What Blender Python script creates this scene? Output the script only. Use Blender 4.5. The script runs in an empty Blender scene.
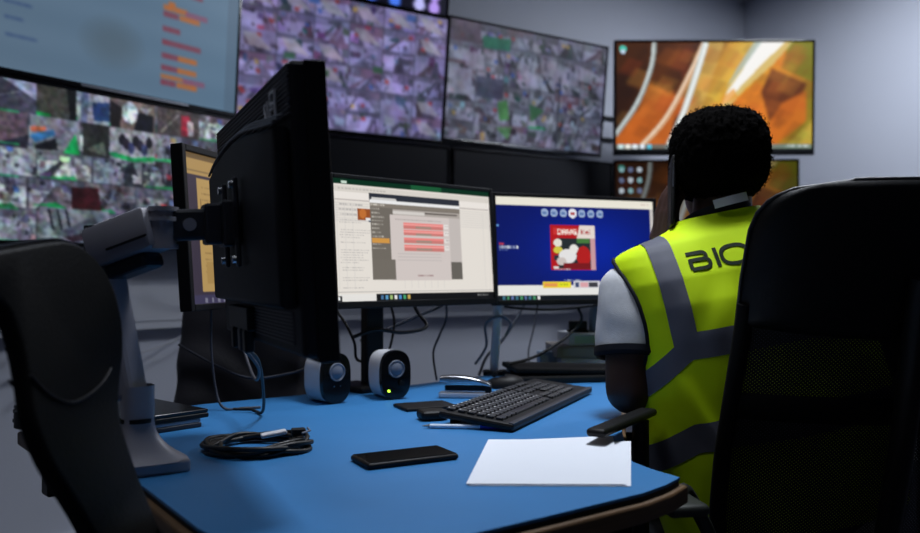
import bpy, bmesh, math, random
import numpy as np
from mathutils import Vector, Matrix, Quaternion, noise
R = math.radians
PI = math.pi
scene = bpy.context.scene
COL = scene.collection
CAM_Z = 1.005
DESK = 0.73
rnd = random.Random(7)

# ------------------------------------------------------------------ materials
def srgb(c):
    return tuple(((x / 12.92) if x <= 0.04045 else ((x + 0.055) / 1.055) ** 2.4) for x in (v / 255.0 for v in c))

def mat(name, rgb, rough=0.5, metal=0.0, spec=0.5, var=0.0, scale=40.0, bump=0.0, bscale=200.0, coat=0.0, sheen=0.0, emit=None, estr=0.0, lin=False):
    m = bpy.data.materials.new(name)
    m.use_nodes = True
    nt = m.node_tree
    b = nt.nodes['Principled BSDF']
    c = rgb if lin else srgb(rgb)
    b.inputs['Base Color'].default_value = (*c, 1)
    b.inputs['Roughness'].default_value = rough
    b.inputs['Metallic'].default_value = metal
    b.inputs['Specular IOR Level'].default_value = spec
    b.inputs['Coat Weight'].default_value = coat
    b.inputs['Sheen Weight'].default_value = sheen
    tc = nt.nodes.new('ShaderNodeTexCoord')
    if var > 0:
        n = nt.nodes.new('ShaderNodeTexNoise'); n.inputs['Scale'].default_value = scale; n.inputs['Detail'].default_value = 4
        nt.links.new(tc.outputs['Object'], n.inputs['Vector'])
        mr = nt.nodes.new('ShaderNodeMapRange')
        mr.inputs['To Min'].default_value = 1 - var; mr.inputs['To Max'].default_value = 1 + var
        nt.links.new(n.outputs['Fac'], mr.inputs['Value'])
        mx = nt.nodes.new('ShaderNodeVectorMath'); mx.operation = 'SCALE'
        mx.inputs[0].default_value = c
        nt.links.new(mr.outputs['Result'], mx.inputs['Scale'])
        nt.links.new(mx.outputs['Vector'], b.inputs['Base Color'])
    if bump > 0:
        n2 = nt.nodes.new('ShaderNodeTexNoise'); n2.inputs['Scale'].default_value = bscale; n2.inputs['Detail'].default_value = 3
        nt.links.new(tc.outputs['Object'], n2.inputs['Vector'])
        bp = nt.nodes.new('ShaderNodeBump'); bp.inputs['Strength'].default_value = bump; bp.inputs['Distance'].default_value = 0.002
        nt.links.new(n2.outputs['Fac'], bp.inputs['Height'])
        nt.links.new(bp.outputs['Normal'], b.inputs['Normal'])
    if emit is not None:
        b.inputs['Emission Color'].default_value = (*srgb(emit), 1)
        b.inputs['Emission Strength'].default_value = estr
    return m

def screen_mat(name, strength=1.0):
    m = bpy.data.materials.new(name); m.use_nodes = True
    nt = m.node_tree; b = nt.nodes['Principled BSDF']
    b.inputs['Base Color'].default_value = (0.004, 0.004, 0.005, 1)
    b.inputs['Roughness'].default_value = 0.35
    b.inputs['Specular IOR Level'].default_value = 0.25
    a = nt.nodes.new('ShaderNodeAttribute'); a.attribute_name = 'picture'
    nt.links.new(a.outputs['Color'], b.inputs['Emission Color'])
    b.inputs['Emission Strength'].default_value = strength
    return m

def wood_mat(name, c1, c2):
    m = mat(name, c1, rough=0.55)
    nt = m.node_tree; b = nt.nodes['Principled BSDF']
    tc = nt.nodes.new('ShaderNodeTexCoord'); mp = nt.nodes.new('ShaderNodeMapping')
    mp.inputs['Scale'].default_value = (6, 6, 120)
    n = nt.nodes.new('ShaderNodeTexNoise'); n.inputs['Scale'].default_value = 3; n.inputs['Detail'].default_value = 6
    r = nt.nodes.new('ShaderNodeValToRGB')
    r.color_ramp.elements[0].color = (*srgb(c1), 1); r.color_ramp.elements[1].color = (*srgb(c2), 1)
    nt.links.new(tc.outputs['Object'], mp.inputs['Vector']); nt.links.new(mp.outputs['Vector'], n.inputs['Vector'])
    nt.links.new(n.outputs['Fac'], r.inputs['Fac']); nt.links.new(r.outputs['Color'], b.inputs['Base Color'])
    return m

def mesh_mat(name, rgb, cell):
    """woven chair net: round holes on a fine lattice"""
    m = mat(name, rgb, rough=0.7, spec=0.3)
    nt = m.node_tree; b = nt.nodes['Principled BSDF']
    tc = nt.nodes.new('ShaderNodeTexCoord')
    v = nt.nodes.new('ShaderNodeTexVoronoi'); v.feature = 'F1'; v.inputs['Scale'].default_value = 1.0 / cell
    v.inputs['Randomness'].default_value = 0.0
    mp = nt.nodes.new('ShaderNodeMapping'); mp.inputs['Rotation'].default_value = (0, R(45), 0); mp.inputs['Scale'].default_value = (1, 0.0, 1)
    nt.links.new(tc.outputs['Object'], mp.inputs['Vector']); nt.links.new(mp.outputs['Vector'], v.inputs['Vector'])
    lt = nt.nodes.new('ShaderNodeMath'); lt.operation = 'GREATER_THAN'; lt.inputs[1].default_value = 0.115
    nt.links.new(v.outputs['Distance'], lt.inputs[0])
    nt.links.new(lt.outputs['Value'], b.inputs['Alpha'])
    return m

M = {}
M['wall'] = mat('painted_wall', (188, 192, 204), rough=0.85, spec=0.2, var=0.03, scale=3, bump=0.08, bscale=160)
M['ceiling'] = mat('ceiling_paint', (170, 173, 182), rough=0.9, spec=0.1, var=0.03, scale=3)
M['floor'] = mat('carpet_tiles', (60, 64, 78), rough=0.95, spec=0.1, var=0.15, scale=60, bump=0.3, bscale=400)
M['trunk'] = mat('trunking_plastic', (196, 199, 208), rough=0.5, spec=0.3)
M['black'] = mat('black_plastic', (12, 12, 14), rough=0.5, spec=0.28, bump=0.05, bscale=900)
M['black_matt'] = mat('matt_black_plastic', (8, 8, 9), rough=0.7, spec=0.15, bump=0.1, bscale=700)
M['black_gloss'] = mat('gloss_black_plastic', (8, 8, 10), rough=0.18, spec=0.5)
M['off_glass'] = mat('dark_screen_glass', (14, 15, 20), rough=0.30, spec=0.45)
M['housing'] = mat('dark_grey_housing', (30, 30, 34), rough=0.6, spec=0.3, bump=0.08, bscale=800)
M['rib'] = mat('ribbed_plastic', (84, 84, 92), rough=0.5, spec=0.4)
M['logo'] = mat('pale_emblem', (240, 240, 245), rough=0.35, metal=0.1)
M['blue'] = mat('blue_desk_linoleum', (50, 118, 176), rough=0.5, spec=0.35, var=0.07, scale=9, bump=0.05, bscale=500)
M['rubber'] = mat('black_rubber', (12, 12, 13), rough=0.6, spec=0.3)
M['wood'] = wood_mat('edge_wood', (76, 54, 34), (114, 86, 54))
M['grey_metal'] = mat('grey_painted_metal', (165, 163, 172), rough=0.45, metal=0.1, var=0.06, scale=20)
M['grey_dark'] = mat('dark_grey_metal', (48, 49, 56), rough=0.5, metal=0.3)
M['steel'] = mat('bright_steel', (190, 192, 198), rough=0.25, metal=1.0)
M['light_leg'] = mat('pale_grey_leg', (150, 154, 165), rough=0.5, metal=0.2)
M['pale_post'] = mat('pale_post_paint', (228, 230, 236), rough=0.5)
M['leather'] = mat('black_leather', (8, 8, 9), rough=0.5, spec=0.22, bump=0.25, bscale=260)
M['leather_soft'] = mat('creased_black_leather', (34, 33, 38), rough=0.4, spec=0.5, bump=0.3, bscale=120)
M['net'] = mesh_mat('chair_net', (6, 6, 7), 0.0042)
M['speaker_side'] = mat('speaker_grey_shell', (198, 200, 206), rough=0.5, spec=0.35)
M['cone'] = mat('speaker_cone', (112, 118, 132), rough=0.4, spec=0.4)
M['led'] = mat('green_led', (170, 255, 60), emit=(190, 255, 60), estr=3.0)
M['paper'] = mat('white_paper', (226, 230, 238), rough=0.8, spec=0.15, var=0.015, scale=14)
M['phone_glass'] = mat('phone_glass', (9, 9, 11), rough=0.12, spec=0.5)
M['cable_black'] = mat('black_cable', (14, 14, 15), rough=0.45, spec=0.4)
M['cable_grey'] = mat('grey_cable', (120, 122, 132), rough=0.5)
M['cable_white'] = mat('pale_cable', (180, 182, 190), rough=0.5)
M['cable_dark'] = mat('dark_grey_cable', (58, 60, 70), rough=0.5)
M['tag'] = mat('white_tag', (215, 216, 222), rough=0.5)
M['key'] = mat('key_plastic', (30, 30, 35), rough=0.35, spec=0.5)
M['pen_clear'] = mat('clear_pen_barrel', (215, 228, 245), rough=0.15, spec=0.6)
M['pen_blue'] = mat('blue_pen_cap', (30, 60, 180), rough=0.3)
M['white_plastic'] = mat('white_plastic', (205, 208, 216), rough=0.4)
M['brown_card'] = mat('brown_card', (158, 150, 146), rough=0.7)
M['blue_card'] = mat('pale_blue_card', (150, 170, 195), rough=0.7)
M['green_print'] = mat('green_print', (185, 212, 185), rough=0.6)
M['bottle'] = mat('grey_blue_bottle', (120, 135, 160), rough=0.3, spec=0.5)
M['skin'] = mat('dark_skin', (62, 40, 32), rough=0.5, spec=0.35, var=0.05, scale=30)
M['hair'] = mat('black_curly_hair', (6, 5, 5), rough=1.0, spec=0.03, bump=0.8, bscale=420)
M['eye'] = mat('eye_white', (220, 215, 210), rough=0.3)
M['vest'] = mat('high_visibility_yellow', (204, 238, 8), rough=0.7, spec=0.2, var=0.04, scale=25, bump=0.2, bscale=900)
M['stripe'] = mat('grey_reflective_tape', (92, 94, 106), rough=0.6, spec=0.3, bump=0.15, bscale=700)
M['navy'] = mat('dark_navy_trim', (14, 18, 28), rough=0.75, spec=0.2)
M['letter'] = mat('dark_green_print', (18, 34, 12), rough=0.7, spec=0.2)
M['shirt'] = mat('grey_marl_jersey', (200, 202, 206), rough=0.9, spec=0.1, var=0.10, scale=160, bump=0.3, bscale=500)
M['trousers'] = mat('dark_trousers', (22, 24, 32), rough=0.9, spec=0.1)
M['shoe'] = mat('black_shoe', (14, 14, 15), rough=0.5)
M['olive'] = mat('dark_olive_plastic', (30, 34, 30), rough=0.5)
M['lamp'] = mat('lamp_diffuser', (240, 244, 255), emit=(235, 242, 255), estr=2.5)
M['lamp_off'] = mat('unlit_lamp_diffuser', (210, 214, 222), rough=0.6)
M['screen'] = screen_mat('lit_screen', 1.0)

# ------------------------------------------------------------------ mesh building
MW = {}
class MB:
    def __init__(self): self.v = []; self.f = []; self.xf = Matrix()
    def add(self, vs, fs):
        b = len(self.v)
        self.v += [tuple(self.xf @ Vector(p)) for p in vs]
        self.f += [tuple(i + b for i in f) for f in fs]
        return self
    def box(self, c, s, rot=None, bev=0.0, seg=2):
        bm = bmesh.new(); bmesh.ops.create_cube(bm, size=1.0)
        for v in bm.verts: v.co = Vector((v.co.x * s[0], v.co.y * s[1], v.co.z * s[2]))
        if bev > 0: bmesh.ops.bevel(bm, geom=bm.edges[:] , offset=min(bev, min(s) * 0.49), segments=seg, profile=0.5, affect='EDGES')
        m = Matrix.Translation(c) @ (rot.to_4x4() if rot is not None else Matrix())
        bm.verts.index_update()
        self.add([m @ v.co for v in bm.verts], [[v.index for v in f.verts] for f in bm.faces]); bm.free(); return self
    def tube(self, pts, r, n=10, cap=True, closed=False, flat=1.0):
        pts = [Vector(p) for p in pts]; k = len(pts)
        rs = r if isinstance(r, (list, tuple)) else [r] * k
        vs = []; fs = []; prev = None
        for i, p in enumerate(pts):
            if closed: t = pts[(i + 1) % k] - pts[i - 1]
            else: t = pts[min(i + 1, k - 1)] - pts[max(i - 1, 0)]
            t.normalize()
            if prev is None:
                a = Vector((0, 0, 1)) if abs(t.z) < 0.9 else Vector((1, 0, 0))
                u = t.cross(a).normalized()
            else:
                u = (prev - t * prev.dot(t))
                u = u.normalized() if u.length > 1e-6 else t.orthogonal().normalized()
            prev = u; w = t.cross(u)
            for j in range(n):
                a = 2 * PI * j / n
                vs.append(p + u * math.cos(a) * rs[i] + w * math.sin(a) * rs[i] * flat)
        m = k if closed else k - 1
        for i in range(m):
            for j in range(n):
                a = i * n + j; b = i * n + (j + 1) % n; c = ((i + 1) % k) * n + (j + 1) % n; d = ((i + 1) % k) * n + j
                fs.append((a, d, c, b))
        if cap and not closed:
            fs.append(tuple(range(n))); fs.append(tuple((k - 1) * n + j for j in reversed(range(n))))
        return self.add(vs, fs)
    def capsule(self, a, b, ra, rb, n=14):
        a = Vector(a); b = Vector(b); t = (b - a).normalized()
        pts = []; rs = []
        for i in range(4):
            q = PI / 2 * (1 - i / 4.0); pts.append(a - t * ra * math.sin(q)); rs.append(max(ra * math.cos(q), ra * 0.05))
        pts.append(a); rs.append(ra); pts.append(b); rs.append(rb)
        for i in range(1, 5):
            q = PI / 2 * i / 4.0; pts.append(b + t * rb * math.sin(q)); rs.append(max(rb * math.cos(q), rb * 0.05))
        return self.tube(pts, rs, n)
    def cyl(self, a, b, r, n=24, r2=None):
        return self.tube([a, b], [r, r if r2 is None else r2], n)
    def lathe(self, prof, n=28, c=(0, 0, 0)):
        vs = []; fs = []
        for (r, z) in prof:
            for j in range(n):
                a = 2 * PI * j / n; vs.append((c[0] + r * math.cos(a), c[1] + r * math.sin(a), c[2] + z))
        for i in range(len(prof) - 1):
            for j in range(n):
                fs.append((i * n + j, i * n + (j + 1) % n, (i + 1) * n + (j + 1) % n, (i + 1) * n + j))
        fs.append(tuple(reversed(range(n)))); fs.append(tuple((len(prof) - 1) * n + j for j in range(n)))
        return self.add(vs, fs)
    def ellipsoid(self, c, r, nu=24, nv=14, p=2.0):
        vs = []; fs = []
        def sp(x): return math.copysign(abs(x) ** (2 / p), x)
        for i in range(1, nv):
            t = -PI / 2 + PI * i / nv
            for j in range(nu):
                a = 2 * PI * j / nu
                vs.append((c[0] + r[0] * sp(math.cos(t)) * sp(math.cos(a)), c[1] + r[1] * sp(math.cos(t)) * sp(math.sin(a)), c[2] + r[2] * sp(math.sin(t))))
        for i in range(nv - 2):
            for j in range(nu):
                fs.append((i * nu + j, i * nu + (j + 1) % nu, (i + 1) * nu + (j + 1) % nu, (i + 1) * nu + j))
        b = len(vs); vs += [(c[0], c[1], c[2] - r[2]), (c[0], c[1], c[2] + r[2])]
        for j in range(nu):
            fs.append((b, (j + 1) % nu, j)); o = (nv - 2) * nu; fs.append((b + 1, o + j, o + (j + 1) % nu))
        return self.add(vs, fs)
    def prism(self, pts, z0, z1, bev=0.0):
        """outline in xy extruded along z"""
        bm = bmesh.new()
        vs = [bm.verts.new((p[0], p[1], z0)) for p in pts]
        f = bm.faces.new(vs)
        if f.normal.z > 0: f.normal_flip()
        ex = bmesh.ops.extrude_face_region(bm, geom=[f])
        for g in ex['geom']:
            if isinstance(g, bmesh.types.BMVert): g.co.z = z1
        bm.normal_update()
        if bev > 0:
            es = [e for e in bm.edges if abs(e.verts[0].co.z - e.verts[1].co.z) < 1e-9]
            bmesh.ops.bevel(bm, geom=es, offset=bev, segments=3, profile=0.5, affect='EDGES')
        bm.verts.index_update()
        self.add([v.co.copy() for v in bm.verts], [[v.index for v in f.verts] for f in bm.faces]); bm.free(); return self
    def grid(self, fn, nu, nv, closed_u=False):
        vs = [fn(i / (nu if closed_u else nu - 1), j / (nv - 1)) for j in range(nv) for i in range(nu)]
        fs = []
        for j in range(nv - 1):
            for i in range(nu if closed_u else nu - 1):
                i2 = (i + 1) % nu
                fs.append((j * nu + i, j * nu + i2, (j + 1) * nu + i2, (j + 1) * nu + i))
        return self.add(vs, fs)

def link(o): COL.objects.link(o); return o

def build(name, mb, m, parent=None, world=False, smooth=None, fix=True):
    me = bpy.data.meshes.new(name)
    vs = mb.v
    if world and parent is not None:
        inv = MW[parent.name].inverted(); vs = [inv @ Vector(p) for p in vs]
    me.from_pydata([tuple(p) for p in vs], [], mb.f); me.validate(); me.update()
    if fix:
        bm = bmesh.new(); bm.from_mesh(me); bmesh.ops.recalc_face_normals(bm, faces=bm.faces[:]); bm.to_mesh(me); bm.free()
    me.materials.append(m)
    o = link(bpy.data.objects.new(name, me))
    if smooth is not None:
        for p in me.polygons: p.use_smooth = True
        if smooth < 180: me.set_sharp_from_angle(angle=R(smooth))
    if parent is not None: o.parent = parent
    MW[o.name] = MW[parent.name].copy() if parent is not None else Matrix()
    return o

def thing(name, label, cat, loc=(0, 0, 0), rz=0.0, group=None):
    o = link(bpy.data.objects.new(name, None)); o.empty_display_size = 0.05
    o.location = loc; o.rotation_euler = (0, 0, rz)
    MW[o.name] = Matrix.Translation(loc) @ Matrix.Rotation(rz, 4, 'Z')
    return tag(o, label, cat, group)

def tag(o, label, cat, group=None, kind=None):
    o['label'] = label; o['category'] = cat
    if group: o['group'] = group
    if kind: o['kind'] = kind
    return o

def struct(name, mb, m, parent=None, label=None):
    o = build(name, mb, m, parent, world=parent is not None)
    if parent is None:
        o['kind'] = 'structure'
        if label: o['label'] = label
    return o

def seat_origin(o, loc):
    """put a one-mesh thing's origin at loc"""
    o.data.transform(Matrix.Translation(Vector(loc)).inverted()); o.location = loc
    MW[o.name] = Matrix.Translation(loc); return o

def spline(pts, n=8, closed=False):
    P = [Vector(p) for p in pts]; k = len(P); out = []
    rng = range(k) if closed else range(k - 1)
    for i in rng:
        if closed: p0, p1, p2, p3 = P[(i - 1) % k], P[i], P[(i + 1) % k], P[(i + 2) % k]
        else: p0, p1, p2, p3 = P[max(i - 1, 0)], P[i], P[i + 1], P[min(i + 2, k - 1)]
        for j in range(n):
            t = j / n
            out.append(0.5 * ((2 * p1) + (p2 - p0) * t + (2 * p0 - 5 * p1 + 4 * p2 - p3) * t * t + (3 * p1 - p0 - 3 * p2 + p3) * t ** 3))
    if not closed: out.append(P[-1])
    return out

def lerp_table(tab, x):
    xs = [t[0] for t in tab]
    return [float(np.interp(x, xs, [t[k] for t in tab])) for k in range(1, len(tab[0]))]

def offset_poly(pts, d):
    k = len(pts); out = []
    area = sum(pts[i][0] * pts[(i + 1) % k][1] - pts[(i + 1) % k][0] * pts[i][1] for i in range(k))
    sg = 1 if area > 0 else -1
    for i in range(k):
        a, b, c = Vector(pts[i - 1][:2]), Vector(pts[i][:2]), Vector(pts[(i + 1) % k][:2])
        n1 = (b - a).normalized(); n2 = (c - b).normalized()
        n1 = Vector((n1.y, -n1.x)) * sg; n2 = Vector((n2.y, -n2.x)) * sg
        n = (n1 + n2); n = n.normalized() if n.length > 1e-6 else n1
        out.append(tuple(b + n * d / max(n.dot(n1), 0.5)))
    return out

# ------------------------------------------------------------------ pictures shown on the screens
class Canvas:
    def __init__(s, w, h, bg=(0, 0, 0)):
        s.w, s.h = w, h; s.a = np.zeros((h, w, 3)); s.a[:] = bg
        s.Y, s.X = np.mgrid[0:h, 0:w]; s.X = (s.X + 0.5) / w; s.Y = (s.Y + 0.5) / h
    def put(s, m, c, al=1.0): s.a[m] = s.a[m] * (1 - al) + np.array(c, float) * al
    def rect(s, x0, y0, x1, y1, c, al=1.0): s.put((s.X >= x0) & (s.X < x1) & (s.Y >= y0) & (s.Y < y1), c, al)
    def poly(s, pts, c, al=1.0):
        m = np.zeros_like(s.X, bool); k = len(pts)
        for i in range(k):
            (xa, ya), (xb, yb) = pts[i], pts[(i + 1) % k]
            if ya == yb: continue
            cr = ((ya > s.Y) != (yb > s.Y)) & (s.X < (xb - xa) * (s.Y - ya) / (yb - ya) + xa)
            m ^= cr
        s.put(m, c, al)
    def disc(s, x, y, rx, ry, c, al=1.0): s.put(((s.X - x) / rx) ** 2 + ((s.Y - y) / ry) ** 2 < 1, c, al)
    def line(s, pts, w, c, al=1.0):
        asp = s.w / s.h
        for (xa, ya), (xb, yb) in zip(pts[:-1], pts[1:]):
            dx, dy = (xb - xa) * asp, yb - ya; L = dx * dx + dy * dy + 1e-12
            t = np.clip((((s.X - xa) * asp) * dx + (s.Y - ya) * dy) / L, 0, 1)
            d = np.hypot((s.X - xa) * asp - t * dx, (s.Y - ya) - t * dy)
            s.put(d < w, c, al)
    def blur(s, k=1):
        for _ in range(k):
            p = np.pad(s.a, ((1, 1), (1, 1), (0, 0)), 'edge')
            s.a = (p[1:-1, 1:-1] * 4 + p[:-2, 1:-1] * 2 + p[2:, 1:-1] * 2 + p[1:-1, :-2] * 2 + p[1:-1, 2:] * 2 + p[:-2, :-2] + p[2:, :-2] + p[:-2, 2:] + p[2:, 2:]) / 16
    def grain(s, seed, amp, cell):
        rs = np.random.RandomState(seed); gh, gw = int(s.h / cell) + 3, int(s.w / cell) + 3
        g = rs.rand(gh, gw, 3) * .22 + rs.rand(gh, gw, 1) * .78
        yy = np.arange(s.h) / cell; xx = np.arange(s.w) / cell
        yi, xi = yy.astype(int), xx.astype(int); fy = (yy - yi)[:, None, None]; fx = (xx - xi)[None, :, None]
        a = g[yi][:, xi]; b = g[yi][:, xi + 1]; c = g[yi + 1][:, xi]; d = g[yi + 1][:, xi + 1]
        n = (a * (1 - fx) + b * fx) * (1 - fy) + (c * (1 - fx) + d * fx) * fy
        s.a = s.a * (1 + (n - .5) * 2 * amp)
    def text_rows(s, x, y, w, h, c, rng, al=0.9):
        """small unreadable printed row"""
        q = x
        while q < x + w:
            d = rng.uniform(0.004, 0.014); s.rect(q, y, min(q + d, x + w), y + h, c, al * rng.uniform(0.5, 1)); q += d + rng.uniform(0.002, 0.005)

FONT = {'D': ['1110', '1001', '1001', '1001', '1110'], 'A': ['0110', '1001', '1111', '1001', '1001'], 'W': ['10001', '10001', '10101', '10101', '01010'],
        'G': ['0111', '1000', '1011', '1001', '0111'], 'K': ['1001', '1010', '1100', '1010', '1001'], 'e': ['0000', '0110', '1111', '1000', '0111'], 'i': ['1', '0', '1', '1', '1'], 'S': ['0111', '1000', '0110', '0001', '1110']}
def write(cv, txt, x, y, h, c):
    px = h / 5 * cv.h / cv.w; py = h / 5
    for ch in txt:
        g = FONT[ch]
        for r_, row in enumerate(g):
            for k, b in enumerate(row):
                if b == '1': cv.rect(x + k * px, y + r_ * py, x + (k + 1) * px, y + (r_ + 1) * py, c)
        x += (len(g[0]) + 0.7) * px

def screen_mesh(name, cv, W, H, parent, y=0.0, m=None, local=None, gain=1.0):
    w, h = cv.w, cv.h
    u = (np.arange(w) / (w - 1) - 0.5) * W; v = (0.5 - np.arange(h) / (h - 1)) * H
    X, Z = np.meshgrid(u, v)
    co = np.stack([X.ravel(), np.full(w * h, y), Z.ravel()], 1)
    if local is not None:
        L = np.array(local); co = co @ L[:3, :3].T + L[:3, 3]
    idx = np.arange(w * h).reshape(h, w)
    q = np.stack([idx[:-1, :-1], idx[1:, :-1], idx[1:, 1:], idx[:-1, 1:]], -1).reshape(-1, 4)
    me = bpy.data.meshes.new(name); me.from_pydata(co.tolist(), [], q.tolist()); me.update()
    a = me.color_attributes.new('picture', 'FLOAT_COLOR', 'POINT')
    c = np.clip(cv.a / 255.0, 0, 1); lin = np.where(c <= 0.04045, c / 12.92, ((c + 0.055) / 1.055) ** 2.4) * gain
    buf = np.ones((w * h, 4), np.float32); buf[:, :3] = lin.reshape(-1, 3)
    a.data.foreach_set('color', buf.ravel())
    me.materials.append(m or M['screen'])
    o = link(bpy.data.objects.new(name, me)); o.parent = parent; MW[o.name] = MW[parent.name].copy()
    return o

def cctv_tile(cv, x0, y0, x1, y1, rng, pal, dark, lum, green=0.0, fine=1.0):
    """one camera view: floor, back wall, aisles, people and goods"""
    w, h = x1 - x0, y1 - y0
    P = lambda u, v: (x0 + u * w, y0 + v * h)
    cv.rect(x0, y0, x1, y1, rng.choice(pal))
    k = rng.random()
    hz = rng.uniform(0.2, 0.5)
    vx = rng.uniform(0.1, 0.9)
    cl = [c for c in pal]
    def inpoly(pts, c, al=1.0):
        cv.poly([P(min(max(a, 0), 1), min(max(b, 0), 1)) for a, b in pts], c, al)
    inpoly([(0, hz), (1, hz * rng.uniform(0.6, 1.4)), (1, 1), (0, 1)], rng.choice(lum))
    for _ in range(rng.randint(2, 4)):
        c = rng.choice(dark + cl); a = rng.uniform(-0.2, 1.0); b = a + rng.uniform(0.15, 0.5)
        inpoly([(vx + (a - vx) * 0.15, hz * 0.6), (vx + (b - vx) * 0.15, hz * 0.6), (b, 1), (a, 1)], c, 0.85)
    for _ in range(int(rng.randint(7, 12) * fine)):
        c = rng.choice(dark + lum + cl); cx, cy = rng.random(), rng.uniform(0.1, 1)
        rx, ry = rng.uniform(0.03, 0.13) / fine, rng.uniform(0.04, 0.16) / fine
        if rng.random() < .4: c = tuple(min(255, max(0, q + rng.uniform(-28, 28))) for q in c)
        k_ = rng.uniform(-.6, .6)
        inpoly([(cx - rx, cy - ry + k_ * rx), (cx + rx, cy - ry * 0.7 - k_ * rx), (cx + rx * 0.9, cy + ry), (cx - rx * 0.8, cy + ry * 0.8)], c, rng.uniform(.5, .95))
    for _ in range(rng.randint(2, 6)):
        c = rng.choice(dark); cx, cy = rng.random(), rng.uniform(.15, .9)
        if 0 < cx < 1: cv.disc(x0 + cx * w, y0 + cy * h, w * rng.uniform(.02, .05), h * rng.uniform(.05, .11), c, .85)
    for _ in range(rng.randint(0, 2)):
        a, b = rng.random(), rng.random()
        cv.line([P(a, 0.05), P(b, 0.95)], 0.004, rng.choice(lum), 0.8)
    for _ in range(rng.randint(0, 2)):
        c = rng.choice([(170, 60, 70), (60, 90, 170), (190, 160, 90), (150, 60, 60), (90, 110, 160)]); cx, cy = rng.random() * 0.8 + 0.1, rng.random() * 0.8 + 0.1
        inpoly([(cx - 0.07, cy - 0.1), (cx + 0.06, cy - 0.08), (cx + 0.06, cy + 0.1), (cx - 0.05, cy + 0.1)], c, 0.8)
    if rng.random() < green:
        g = rng.choice([(20, 150, 80), (40, 190, 110), (30, 120, 70)])
        inpoly([(rng.uniform(0, 0.3), 0.95), (rng.uniform(0.5, 1), 0.86), (rng.uniform(0.6, 1), 1), (0, 1)], g, 0.8)
        if rng.random() < 0.5: cv.line([P(0.05, 0.97), P(0.7, 0.97)], 0.006, g, 0.8)

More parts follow.
